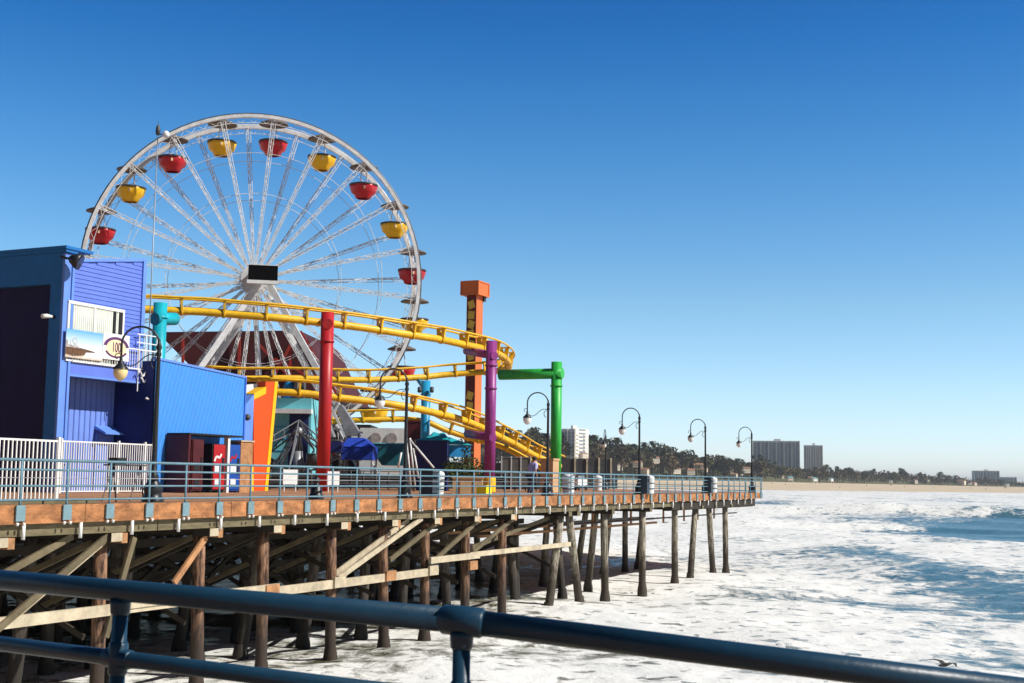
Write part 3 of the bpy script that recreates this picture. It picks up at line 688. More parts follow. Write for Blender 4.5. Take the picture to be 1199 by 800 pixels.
# ---------------------------------------------------------------- street lamps
def lamp(P,rz,label,globe='lamp_globe_white'):
    e_=empty('street_lamp',P,rz,label,'lamp','lamps along the pier edge')
    MB().lathe([(.30,0),(.30,.10),(.24,.16),(.24,.30),(.27,.36),(.20,.50),(.13,.62),(.15,.70),(.09,.80),(.075,1.2)],n=14).build('base','black_metal',e_)
    MB().lathe([(.075,1.15),(.062,2.5),(.055,4.0),(.075,4.03),(.075,4.1),(.05,4.15),(.085,4.25),(.05,4.36),(.02,4.5)],n=10).build('pole','black_metal',e_)
    m=MB(); pts=[(0.02,0,3.55)]; 
    for i in range(17):
        a=pi*i/16; pts.append((-.50+.50*math.cos(a),0,4.32+.50*math.sin(a)))
    pts[0]=(0,0,3.95); pts.append((-1.0,0,3.95)); m.tube(pts,.030,8); m.build('arm','black_metal',e_)
    m=MB(); pts=[]
    for i in range(15):
        s=i/14; pts.append((-.05-.9*s,0,4.02-.22*math.sin(s*pi*.5)+.10*math.sin(s*2*pi)))
    m.tube(pts,.016,6)
    m.tube([(-.12+.13*math.cos(a*.4)*(1-a*.05),0,3.82+.15*math.sin(a*.4)) for a in range(3,14)],.016,6)
    m.tube([(-1.08+.08*math.cos(a*.45),0,3.98+.08*math.sin(a*.45)) for a in range(0,11)],.014,6); m.build('scroll','black_metal',e_)
    MB().lathe([(.03,3.98),(.05,3.86),(.06,3.80),(.20,3.66),(.21,3.62)],(-1.0,0,0),14).build('shade','black_metal',e_)
    MB().lathe([(.185,3.62),(.20,3.54),(.17,3.43),(.10,3.34),(.02,3.30)],(-1.0,0,0),14).build('globe',globe,e_)
    return e_
LP=[(179.5,34.6,'lamp_globe','tallest looking black lamp with amber globe in front of the blue building'),(474,46.9,'lamp_globe_white','black curled lamp in front of the ferris wheel foot'),(641,58.9,'lamp_globe_white','black curled lamp beside the green coaster column'),
    (748.5,70.4,'lamp_globe_white','black curled lamp just right of the dim far lamp'),(826,82.3,'lamp_globe_white','black curled lamp second from the pier end'),(880.5,93.2,'lamp_globe_white','black curled lamp at the very end of the pier')]
for px,Y,gl,lb in LP:
    P=W(onv(px,566,.5)[0],.5); lamp(P,R_(10),lb,gl)
P=gnd(709,104); e_=lamp(P,R_(78),'dim black lamp on the far side of the pier deck'); 
# ---------------------------------------------------------------- near railing (where the photographer stands)
nr=empty('near_railing',(0,3,-.8),0,'thick dark blue pipe railing in the immediate foreground','railing')
o0=V((0,3,-.8))
def nP(px,py,Y): return atY(px,py,Y)-o0
A0=nP(-160,665,5.95); A1=nP(0,680,5.66); A2=nP(140,693,5.3); A3=nP(541,727,4.36); A4=nP(900,769,4.22); A5=nP(1330,826,4.05)
A1=A0+(A3-A0)*((A1-A0).length/(A3-A0).length)
def straight(a,b_,t): return a+(b_-a)*t
MB().tube([A0,A3],.0425,20).build('top_rail','near_rail_paint',nr)
MB().tube([A3,A5],.0425,20).build('top_rail','near_rail_paint',nr)
gap=V((0,0,-.262))
MB().tube([A0+gap,A3+gap],.031,18).build('mid_rail','near_rail_paint',nr); MB().tube([A3+gap,A5+gap],.031,18).build('mid_rail','near_rail_paint',nr)
g2=gap*2.4
for a,b_ in((A0,A3),(A3,A5)): MB().tube([a+g2,b_+g2],.031,14).build('mid_rail','near_rail_paint',nr)
def onrail(px):
    best=None
    for i in range(400):
        q=straight(A0,A3,i/399); d=abs(proj(q+o0)[0]-px)
        if best is None or d<best[0]: best=(d,q)
    return best[1]
for q in(onrail(141),A3,straight(A3,A5,.93)):
    MB().tube([q+V((0,0,-.02)),V((q.x,q.y,0))],.030,18).build('post','near_rail_paint',nr)
    m=MB(); dirn=(A3-A0).normalized() if q!=A3 else (A5-A0).normalized()
    m.tube([q+V((0,0,-.035)),q+V((0,0,-.05)),q+V((0,0,-.085)),q+V((0,0,-.095))],[.041,.040,.038,.031],18); m.build('fitting','near_rail_paint',nr)
    m=MB(); g=q+gap; m.tube([g+V((0,0,.065)),g+V((0,0,.055)),g+V((0,0,-.055)),g+V((0,0,-.065))],[.031,.038,.038,.031],18)
    m.tube([g-dirn*.07,g-dirn*.06,g+dirn*.06,g+dirn*.07],[.031,.038,.038,.031],18); m.build('fitting','near_rail_paint',nr)
m=MB(); q=A3; d1=(A3-A0).normalized(); d2=(A5-A3).normalized()
m.tube([q-d1*.075,q-d1*.066,q,q+d2*.066,q+d2*.075],[.0425,.050,.050,.050,.0425],20); m.build('elbow','near_rail_paint',nr)
o=MB().prism([(-9,7.0,-.94),(-2.2,5.35,-.94),(0,4.75,-.94),(6,4.45,-.94),(6,-6,-.94),(-9,-6,-.94)],(0,0,.14)).build('walkway','deck_planks'); tag(o,kind='structure')
# ================================================================ BLUE BUILDING
mat('recess_shade',(.006,.008,.03),.8)  # near-black recess walls, shade under the overhang put into the colour
P0=gnd(69,50); ub,vb,_=UV(P0)
bl=empty('beach_building',W(ub,vb),PA,'two storey violet building with lap siding upper floor and dark plum side wall','building')
def fx(px,py,dv=0):
    u,v,z=onv(px,py,vb+dv); return u-ub,z
T=9.5
xr=fx(165,400)[0]
MB().bb(.02,xr,.05,10,4.92,9.0).build('upper_floor','siding_violet',bl)
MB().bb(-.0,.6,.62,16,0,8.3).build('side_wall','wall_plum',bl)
MB().bb(-.34,.02,-.02,16,8.15,T).build('fascia','fascia_navy',bl)
MB().bb(-.34,-.02,.03,.62,0,8.15).build('corner_pilaster','fascia_navy',bl)
MB().bb(-.5,1.0,-.25,16,T,T+.12).bb(-.44,.2,-.2,16,T-.12,T).build('roof_edge','fascia_navy',bl)
MB().bb(-.36,.0,-.10,.02,0,9.35).bb(.005,.13,-.16,.02,0,9.2).build('corner_trim','trim_blue',bl)
z1=fx(76,304)[1]; z2=fx(163,304)[1]
# lap siding with a sloping parapet
m=MB(); z=4.95; h=.175
while z<z2:
    x0=.13; 
    if z+h>z1: x0=.13+(z+h-z1)/(z2-z1)*(xr-.13)
    if x0<xr-.1: m.prism([(x0,.05,z),(x0,-.04,z+.012),(x0,-.015,z+h)],(xr-x0-.12,0,0))
    z+=h
m.build('lap_siding','siding_violet',bl)
MB().prism([(.13,-.07,z1-.03),(xr+.05,-.07,z2-.03),(xr+.05,-.07,z2+.10),(.13,-.07,z1+.10)],(0,.45,0)).build('parapet_cap','trim_blue',bl)
MB().bb(xr-.14,xr+.06,-.10,.1,4.6,z2).build('corner_board','trim_blue',bl)
MB().prism([(.13,.015,9.003),(xr-.01,.015,9.003),(xr-.01,.015,z2-.01),(.13,.015,z1-.01)],(0,.3,0)).build('parapet','siding_violet',bl)
# bottom band of the overhang
xb=fx(180,440,-.1)[0]
MB().bb(.13,xb,-.12,.04,4.62,5.08).build('balcony_band','siding_violet',bl)
MB().bb(.13,xb,-.15,.3,4.54,4.62).build('balcony_edge','trim_blue',bl)
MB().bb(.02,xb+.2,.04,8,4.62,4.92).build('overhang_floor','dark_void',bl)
# window
wx0,wz1=fx(77,352.5); wx1,_=fx(143,361); wz1b=fx(143,361.5)[1]
wf=MB(); wf.bb(wx0,wx1,-.10,0,5.15,wz1); wf.build('window_reveal','white_paint',bl)
wn=MB(); mid=(wx0+wx1)/2-.12
for a,b_ in((wx0,wx0+.07),(mid-.04,mid+.05),(wx1-.1,wx1)): wn.bb(a,b_,-.16,-.10,5.15,wz1)
wn.bb(wx0,wx1,-.165,-.101,wz1-.09,wz1+.03); wn.bb(wx0,wx1,-.165,-.101,5.12,5.2)
wn=wn.build('window','white_paint',bl)
cm_=MB()
for k in range(26):
    x=wx0+.08+(wx1-wx0-.25)*k/26; cm_.tube([(x+.05,-.106,5.2),(x+.05,-.106,wz1-.09)],.038,6)
cm_.build('curtain','curtain',wn)
MB().bb(wx1-.62,wx1-.48,-.15,-.105,5.2,wz1-.09).bb(wx1-.28,wx1-.1,-.15,-.105,5.2,wz1-.09).build('dark_gap','dark_void',wn)
# lower wall with vertical boards, door, canopy
x137=fx(137,520,1.3)[0]; m=MB(); x=.13
while x<x137: 
    m.prism([(x,1.38,0),(x+.28,1.38,0),(x+.28,1.30,0),(x+.25,1.27,0),(x+.03,1.27,0),(x,1.30,0)],(0,0,4.62)); x+=.31
m.build('board_siding','siding_light',bl)
MB().bb(.1,x137,1.385,1.6,0,4.62).build('lower_wall','siding_violet',bl)
MB().bb(x137-.04,x137,1.6,7,0,4.62).bb(x137-.04,xb+2,7,7.2,0,4.9).build('recess_wall','recess_shade',bl)
dx0,_=fx(114,520,1.2); dx1,_=fx(130,520,1.2)
dr=MB().bb(dx0,dx1,1.20,1.28,0,2.35).build('door','siding_light',bl)
MB().ball((dx0+.12,1.16,1.05),.035,6).build('handle','steel',dr)
MB().bb(dx0-.1,dx0,1.16,1.29,0,2.45).bb(dx1,dx1+.1,1.16,1.29,0,2.45).bb(dx0-.1,dx1+.1,1.16,1.29,2.36,2.46).build('door_frame','trim_blue',bl)
MB().prism([(dx0-.15,.65,2.45),(dx0-.15,1.27,2.75),(dx0-.15,1.27,2.6),(dx0-.15,.65,2.38)],(dx1-dx0+.45,0,0)).build('door_canopy','trim_blue',bl)
MB().bb(xb-.12,xb+.02,.05,.2,0,4.6).build('post','black_metal',bl)
# white balcony rails
m=MB(); bx0=.2
z0,z9=5.08,5.95
bx1=xb
for k in range(34):
    x=bx0+(bx1-bx0)*k/33; m.bb(x-.012,x+.012,-.20,-.18,z0,z9)
for z in(z0+.05,z9): m.bb(bx0,bx1,-.215,-.165,z-.025,z+.025)
x15=fx(152,400)[0]
for x in(x15+.35,x15+.75,xb-.02): m.bb(x-.02,x+.02,-.22,-.18,4.2,6.6)
for z in(6.25,6.6): m.bb(x15+.2,xb,-.22,-.18,z-.02,z+.02)
m.build('balcony_railing','white_paint',bl)
# posters (flat printed panels)
def fz(px,py,dv=0): return fx(px,py,dv)
pa=fx(78,384.5,-.25); pb=fx(121,389,-.25); pc=fx(78,418,-.25); pd=fx(121,420.5,-.25); pe=fx(152,392.5,-.25); pg=fx(152,424,-.25)
y_=-.25
po=empty('poster',W(ub,vb)+V((0,0,0)),PA,'printed banner with a sky, brown pier and white surf picture on the balcony rail','banner')
zt,zb_=pa[1],pc[1]; H=zt-zb_; x0,x1=pa[0],pb[0]; Wd=x1-x0
def ppoly(name,mt,pts,off,parent,xx0=None,ww=None):
    a=xx0 if xx0 is not None else x0; ww_=ww or Wd
    return MB().prism([(a+u_*ww_,y_-off,zb_+v_*H) for u_,v_ in pts],(0,.006,0)).build(name,mt,parent)
def skyp():
    m=bpy.data.materials.new('poster_sky'); t,b,N,L=nt(m); b.inputs['Roughness'].default_value=.5
    tc=N.new('ShaderNodeTexCoord'); sx=N.new('ShaderNodeSeparateXYZ'); L.new(tc.outputs['Generated'],sx.inputs[0]); cr=N.new('ShaderNodeValToRGB'); e=cr.color_ramp.elements
    e[0].position=.35; e[0].color=(.75,.85,.85,1); e[1].position=1; e[1].color=(.10,.38,.70,1); L.new(sx.outputs['Z'],cr.inputs[0]); L.new(cr.outputs[0],b.inputs['Base Color']); return m
MB().bb(x0,x1,y_,y_+.03,zb_,zt).build('print',skyp(),po)
mat('print_brown',(.12,.06,.03),.7,var=.6,scale=6); mat('print_sand',(.62,.52,.42),.7,var=.2,scale=5); mat('print_grey',(.35,.32,.32),.7,var=.5,scale=6); mat('print_purple',(.10,.03,.13),.7); mat('print_cream',(.85,.68,.42),.7,var=.1)
ppoly('print_pier','print_brown',[(0,.10),(0,.36),(.2,.38),(.5,.36),(.78,.30),(.8,.27),(.55,.24),(.5,.12),(.2,.05)],.004,po)
ppoly('print_surf','bin_white',[(.52,.12),(.56,.23),(1,.30),(1,.05),(.5,.05)],.008,po)
ppoly('print_sand','print_sand',[(0,0),(0,.10),(.4,.10),(1,.05),(1,0)],.004,po)
ppoly('print_rides','print_grey',[(0,.36),(0,.60),(.04,.62),(.06,.45),(.3,.46),(.33,.40),(.5,.36)],.0045,po)
m=MB(); cxr=x0+.21*Wd; czr=zb_+.56*H; rr_=.17*H; m.tube([(cxr+rr_*math.cos(2*pi*i/20),y_-.01,czr+rr_*math.sin(2*pi*i/20)) for i in range(20)],.012,5,closed=True)
for i in range(6): m.bar((cxr-rr_*math.cos(pi*i/6),y_-.01,czr-rr_*math.sin(pi*i/6)),(cxr+rr_*math.cos(pi*i/6),y_-.01,czr+rr_*math.sin(pi*i/6)),.012)
m.build('print_wheel','bin_white',po)
pw=empty('poster',W(ub,vb),PA,'white square banner with the number 100 under a purple arc on the balcony rail','banner')
xs,xe=pb[0]+.02,pe[0]; zt2=pb[1]-.0; zb2=pg[1]
MB().bb(xs,xe,y_,y_+.03,zb2,zt2).build('print','white_paint',pw)
cx=(xs+xe)/2; cz=(zb2+zt2)/2-.03; m=MB(); rx=.40*(xe-xs); rz_=.34*(zt2-zb2)
def arc(a0,a1,rin,rout,mt,nm,off):
    m=MB(); n=18
    for i in range(n):
        a=a0+(a1-a0)*i/n; b_=a0+(a1-a0)*(i+1)/n
        q=[(math.cos(t)*r_*rx+cx,y_-off,cz+math.sin(t)*r_*rz_) for t,r_ in((a,rin),(b_,rin),(b_,rout),(a,rout))]
        m.prism(q,(0,.004,0))
    m.build(nm,mt,pw)
arc(0,2*pi,0.001,.98,'print_cream','seal',.004); arc(R_(8),R_(172),.92,1.22,'print_purple','arc_band',.009); arc(R_(205),R_(335),.95,1.15,'print_purple','arc_band',.009)
cu=bpy.data.curves.new('numerals','FONT'); cu.body='100'; cu.size=.66*(zt2-zb2)*.82; cu.align_x='CENTER'; cu.align_y='CENTER'; cu.extrude=.003
tmp=bpy.data.objects.new('tmp',cu); COL.objects.link(tmp); bpy.context.view_layer.update(); nme=bpy.data.meshes.new_from_object(tmp); bpy.data.objects.remove(tmp)
to=bpy.data.objects.new('numerals',nme); COL.objects.link(to); to.parent=pw; to.location=(cx,y_-.018,cz); to.rotation_euler=(pi/2,0,0); to.scale=(.62,1,1); nme.materials.clear(); nme.materials.append(M('print_purple'))
# floodlights
def flood(P,rz,label,s=1.):
    e_=empty('floodlight',P,rz,label,'floodlight')
    MB().tube([(0,.45*s,.1*s),(0,0,0)],.05*s,8).build('bracket','black_metal',e_)
    m=MB(); m.tube([(0,.12*s,0),(0,0,0),(0,-.14*s,-.04*s),(0,-.30*s,-.10*s)],[.12*s,.22*s,.30*s,.33*s],16); m.build('housing','black_metal',e_)
    MB().tube([(0,-.302*s,-.10*s),(0,-.31*s,-.105*s)],.27*s,16).build('lens','glass_dark',e_)
    return e_
q=fx(85,304,-.5); flood(W(ub+q[0],vb-.5,q[1]),PA+.5,'round black floodlight on the top corner of the blue building')
q=UV(W(ub,vb)); e_=empty('wall_light',W(ub-.42,vb+.35,fx(60,369)[1]),PA,'small pale lamp on the plum side wall','lamp')
MB().tube([(0,0,0),(-.25,.05,.0),(-.45,.1,-.03)],[.05,.09,.09],10).build('head','bin_white',e_); MB().bb(-.04,.08,-.05,.05,-.06,.06).build('bracket','black_metal',e_)
# curly white light fitting on the balcony corner
q=fx(170,440,-.3); e_=empty('light_bracket',W(ub+q[0],vb-.35,q[1]-.4),PA,'curly white bracket hanging under the balcony corner','bracket')
m=MB(); m.tube([(.0+.16*math.sin(a*.5),-.02*a,-.1-.05*a+.1*math.cos(a*.5)) for a in range(13)],.04,8); m.tube([(-.5+.085*i,0,.45+.12*math.sin(i*1.4)) for i in range(9)],.035,8)
m.tube([(-.3+.07*i,0,.2+.10*math.cos(i*1.2)) for i in range(9)],.035,8); m.tube([(.0,0,.5),(0,0,-.1)],.025,6); m.build('tube_coil','white_paint',e_)
# roof pole
P=gnd(167,59); zt=zat(P,150); e_=empty('flagpole',P,0,'thin white pole with dark tip rising behind the blue building','pole')
MB().tube([(0,0,0),(0,0,zt)],[.035,.022],8).build('shaft','steel',e_); MB().lathe([(.0,0),(.10,.02),(.12,.2),(.09,.42),(.02,.5),(.015,.65)],(0,0,zt-.35),10).build('finial','dark_metal',e_)
MB().ball((.38,0,zt-.3),.17,8).build('beacon','bin_white',e_); MB().tube([(0,0,zt-.3),(.38,0,zt-.3)],.03,6).build('bracket','dark_metal',e_)
# ================================================================ CORRUGATED SHED
P1=gnd(187,54.); us_,vs_,_=UV(P1)
sh=empty('corrugated_shed',W(us_,vs_),PA,'bright blue corrugated shed wall with a sloping top behind the vending machines','shed')
def gx(px,py,dv=0):
    u,v,z=onv(px,py,vs_+dv); return u-us_,z
xA,zA=gx(183,421); xB,zB=gx(287,443)
m=MB(); n=60
mm=MB()
for i in range(n):
    x=xA+(xB-xA)*i/n; x2=xA+(xB-xA)*(i+1)/n; s=(i%2)*.03; s2=((i+1)%2)*.03
    za=zA+(zB-zA)*i/n; zb=zA+(zB-zA)*(i+1)/n
    mm.add([(x,-s,0),(x2,-s2,0),(x2,-s2,zb),(x,-s,za),(x,.1,0),(x2,.1,0),(x2,.1,zb),(x,.1,za)],[(0,1,2,3),(7,6,5,4),(3,2,6,7)])
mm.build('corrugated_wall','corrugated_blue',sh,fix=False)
MB().prism([(xA,.1,0),(xB,.1,0),(xB,.1,zB-.05),(xA,.1,zA-.05)],(0,5,0)).build('shed_body','canvas_navy',sh)  # body coloured navy to paint in the shade of its end wall
MB().prism([(xA-.04,-.06,zA),(xB+.04,-.06,zB),(xB+.04,-.06,zB+.09),(xA-.04,-.06,zA+.09)],(0,.25,0)).build('coping','trim_blue',sh)
MB().bb(xB-.03,xB+.05,-.06,.15,0,zB).build('corner_trim','panel_blue',sh)
# small fittings: pipe on shed corner
# ---- vending machines
def vend(pxa,pxb,label,front,body,depth=1.0,h=2.05,motif=0):
    xa=gx(pxa,540,-1.05)[0]; xb_=gx(pxb,540,-1.05)[0]
    e_=empty('vending_machine',W(us_+xa,vs_-.08),PA,label,'vending machine')
    w_=xb_-xa; MB().bb(0,w_,-depth,0,.08,h).build('cabinet',body,e_)
    MB().bb(.05,w_-.05,-depth-.05,-depth-.002,.15,h-.03).build('front_panel',front,e_)
    MB().bb(.12,w_*.62,-depth-.07,-depth-.052,.85,1.2).build('display','bin_white' if motif<2 else 'dark_void',e_)
    MB().bb(w_*.7,w_-.12,-depth-.075,-depth-.052,.8,1.5).build('button_panel','dark_void',e_)
    MB().bb(.15,w_*.6,-depth-.075,-depth-.052,.35,.6).build('delivery_slot','bin_white' if motif<2 else 'dark_void',e_)
    m=MB(); pts=[]
    for i in range(9 if motif<2 else 0): 
        t_=i/8; pts.append((.1+(w_-.3)*t_*.8,-depth-.056,1.35+.35*t_+.10*math.sin(t_*6)))
    for a,b_ in zip(pts,pts[1:]): m.bar(a,b_,.01,.10)
    
    if motif<2: m.build('swoosh','bin_white' if motif==0 else 'vend_red',e_)
    for x in(.08,w_-.08): MB().bb(x-.04,x+.04,-depth+.05,-depth+.15,0,.08).build('foot','black_metal',e_)
    return e_
vend(222,236,'dark maroon back cabinet nearest the blue building','dark_maroon','dark_maroon',1.05,2.25,2)
vend(247.5,262.5,'red vending machine with white swoosh beside the maroon cabinet','vend_red','dark_void',1.0,2.1)
vend(266,280,'blue vending machine with red and white swoosh at the right of the row','vend_blue','vend_blue',1.0,2.1,1)
xq=gx(220,512,-1.1)[0]; xw=gx(280,514,-1.1)[0]
e_=empty('machine_shelter',W(us_+xq,vs_-.08),PA,'dark maroon box shelter enclosing the row of vending machines','shelter')
MB().bb(-.12,0,-1.18,0,0,2.42).build('side_panel','dark_maroon',e_); MB().bb(-.12,xw-xq+.05,-1.2,0,2.42,2.5).build('roof','dark_void',e_); MB().bb(gx(262.6,540,-1.05)[0]-xq+.03,gx(265.6,540,-1.05)[0]-xq,-1.12,-.9,0,2.4).build('white_post','bin_white',e_)
xa=gx(281.5,540,-1.05)[0]
e_=empty('timber_post',W(us_+xa,vs_-.7),PA,'broad weathered brown timber post right of the vending machines','post'); MB().bb(0,.9,-.35,.35,0,2.25).build('shaft','rust_wood',e_); MB().bb(-.05,.95,-.4,.4,2.25,2.32).build('cap','pale_wood',e_)
# blue narrow slab and orange fin wall
P=gnd(288,60.5); u_,v_,_=UV(P); e_=empty('blue_pylon',W(u_,v_),PA,'narrow light blue wall panel between the shed and the orange fin','panel')
def lx(px,py,v): 
    q=onv(px,py,v); return q[0]-u_,q[2]
a=lx(287.5,474,v_); b_=lx(297.5,462,v_)
MB().prism([(a[0],0,0),(b_[0],0,0),(b_[0],0,b_[1]),(a[0],0,a[1])],(0,.5,0)).build('panel','trim_blue',e_); MB().bb(a[0]-.02,b_[0]+.02,-.04,.54,0,.25).build('base','panel_blue',e_)
MB().ball((a[0]-.1,-.2,a[1]-.6),.16,6).build('speaker','dark_metal',e_)
P=gnd(297,64); uf,vf,_=UV(P); e_=empty('orange_fin',P,PA,'orange red slanted fin wall with yellow trim beside the corrugated shed','wall')
def cx_(px,py,Y=64):
    q=onv(px,py,vf+(0 if Y==64 else 1.5)); return (q[0]-uf,0,q[2])
pts=[cx_(297,575),cx_(297,468),cx_(311,461),cx_(311,447),cx_(321.5,447),cx_(309.5,575)]
for q in(0,5): pts[q]=(pts[q][0],0,0)
MB().prism(pts,(.0,.5,0)).build('fin','orange_red',e_)
tp=[cx_(321.5,447),cx_(325,447),cx_(313,575),cx_(309.5,575)]; tp[2]=(tp[2][0],0,0); tp[3]=(tp[3][0],0,0)
MB().prism([(x,-.03,z) for x,y,z in tp],(0,.56,0)).build('edge_trim','trim_yellow',e_)
tp=[cx_(297,468),cx_(297,461),cx_(311,453),cx_(311,461)]; MB().prism([(x,-.03,z) for x,y,z in tp],(0,.56,0)).build('edge_trim','trim_yellow',e_)
tp=[cx_(288,452,66),cx_(312,449,66),cx_(312,456,66),cx_(290,464,66)]; MB().prism([(x,2,z) for x,y,z in tp],(0,.3,0)).build('white_gusset','bin_white',e_)
tp=[cx_(292.5,545),cx_(297,545),cx_(297,575),cx_(292.5,575)]; tp[2]=(tp[2][0],0,0); tp[3]=(tp[3][0],0,0); MB().prism(tp,(0,.4,0)).build('yellow_foot','trim_yellow',e_)
# ================================================================ WHITE PICKET FENCES
def picket(name,ua,va,ub_,vb_,h,sp,label,cat,r=.014,posts=(),z0=.05):
    A=W(ua,va);Bq=W(ub_,vb_); d=(Bq-A); L_=d.length; rz=math.atan2(d.y,d.x)
    e_=empty(name,A,rz,label,cat)
    MB().bb(0,L_,-.02,.02,h-.05,h).build('top_rail','white_paint',e_); MB().bb(0,L_,-.02,.02,z0,z0+.04).build('bottom_rail','white_paint',e_)
    n=int(L_/sp); k=0
    for i in range(n+1):
        MB().bb(i*sp-r,i*sp+r,-r,r,z0,h-.01).build('picket','white_paint',e_)
    for x in posts: MB().bb(x*L_-.04,x*L_+.04,-.045,.045,0,h+.08).build('post','white_paint',e_)
    return e_
uu=onv(66.5,560,1.9)[0]
picket('picket_fence',uu-3.4,1.9,uu,1.9,1.62,.14,'near white picket fence panel ending at a thick post in front of the plum wall','fence',.017,(0,1))
uA_=ub+fx(71,540,-1.2)[0]; uB_=ub+fx(179,540,-1.2)[0]
picket('picket_fence',uA_,vb-1.2,uB_,vb-1.2,1.98,.13,'farther white picket fence with gates along the foot of the violet wall','fence',.016,(0,.60,.9,1))
# cart by the fence
P=gnd(72,36.3); q=UV(P); e_=empty('folding_table',W(q[0]-.35,1.2),PA,'small black and white folding trestle beside the near picket fence end','trestle')
for x in(0,1.1): MB().tube([(x,0,0),(x+.1,.25,1.0)],.022,6).build('leg','black_metal',e_); MB().tube([(x,.5,0),(x+.1,.25,1.0)],.022,6).build('leg','bin_white',e_)
MB().bb(0,1.3,.1,.5,.98,1.02).build('top','dark_metal',e_); MB().bb(.1,.45,.1,.4,1.02,1.2).build('bag','black_metal',e_)
q=onv(0,590,.55)[0]; o=MB().bb(q-4,q+3.2,.5,.75,0.002,.10).build('kerb_timber','beam_wood',None); o.location=E0; o.rotation_euler=(0,0,PA); tag(o,'long dark timber kerb lying on the deck in front of the picket fence','timber')
# ================================================================ FERRIS WHEEL
mat('screen_black',(.004,.004,.005),.9,spec=.05)
mat('rim_dark',(.10,.11,.13),.4,.2)
Rw=12.48; hw=1.6
wa=math.atan2(.20,.98); cN=atY(298,325,95)
axd=V((-math.sin(wa),math.cos(wa),0)); cC=cN+axd*hw
wh=empty('ferris_wheel',(cC.x,cC.y,0),wa,'large white ferris wheel with red and yellow gondolas towering over the pier','ferris wheel')
HZ=cC.z
def ring(r,y,sec,mt,name,n=80,box=True,wid=.3):
    m=MB()
    if box:
        for i in range(n):
            a=2*pi*i/n; b_=2*pi*(i+1)/n; vs=[]
            for t_ in(a,b_):
                for rr_,yy in((r-sec/2,y-wid/2),(r+sec/2,y-wid/2),(r+sec/2,y+wid/2),(r-sec/2,y+wid/2)): vs.append((math.sin(t_)*rr_,yy,HZ+math.cos(t_)*rr_))
            m.add(vs,[(0,1,5,4),(1,2,6,5),(2,3,7,6),(3,0,4,7)])
    else: m.tube([(math.sin(2*pi*i/n)*r,y,HZ+math.cos(2*pi*i/n)*r) for i in range(n)],sec/2,6,closed=True)
    return m.build(name,mt,wh)
for y in(-hw,hw):
    ring(Rw-.10,y,.24,'wheel_white','outer_rim',wid=.3); ring(Rw+.06,y,.17,'rim_dark' if y<0 else 'wheel_rim_paint','rim_tube',n=90,box=False); ring(Rw-.62,y,.05,'wheel_white','inner_rim',n=60,box=False)
    ring(Rw*.77,y*.85,.045,'wheel_white','cable_ring',n=40,box=False); ring(Rw*.52,y*.8,.045,'wheel_white','cable_ring',n=40,box=False)
    m=MB()
    for i in range(80):
        a=2*pi*i/80; b_=2*pi*(i+.5)/80; c_=2*pi*(i+1)/80
        f=lambda t_,r: (math.sin(t_)*r,y,HZ+math.cos(t_)*r)
        m.bar(f(a,Rw-.25),f(b_,Rw-.62),.03); m.bar(f(b_,Rw-.62),f(c_,Rw-.25),.03)
    m.build('rim_lattice','wheel_white',wh)
A0_=R_(4.9)   # a gondola sits here
def polar(a,r,y): return V((math.sin(a)*r,y,HZ+math.cos(a)*r))
for side,ph in((-1,0),(1,9)):
    for k in range(20):
        a=A0_+R_(18*k+ph); m=MB(); y0=side*hw; yh=side*1.25
        t=V((math.cos(a),0,-math.sin(a)))
        n=17; w0=.34; w1=.16
        ch=[[],[],[]]
        for i in range(n+1):
            s=i/n; r=1.0+(Rw-1.15)*s; y=yh+(y0-yh)*s; w_=w1+(w0-w1)*min(1,s*1.6)
            c=polar(a,r,y); ch[0].append(c+t*w_*.5); ch[1].append(c-t*w_*.5); ch[2].append(c+V((0,-side*w_*.9,0)))
        for c in ch: m.bar(c[0],c[-1],.05)
        for i in range(n):
            for p,q in((0,1),(1,2)):
                A=ch[p][i] if i%2 else ch[q][i]; Bq=ch[q][i+1] if i%2 else ch[p][i+1]; m.bar(A,Bq,.036)
        m.build('spoke','wheel_white',wh)
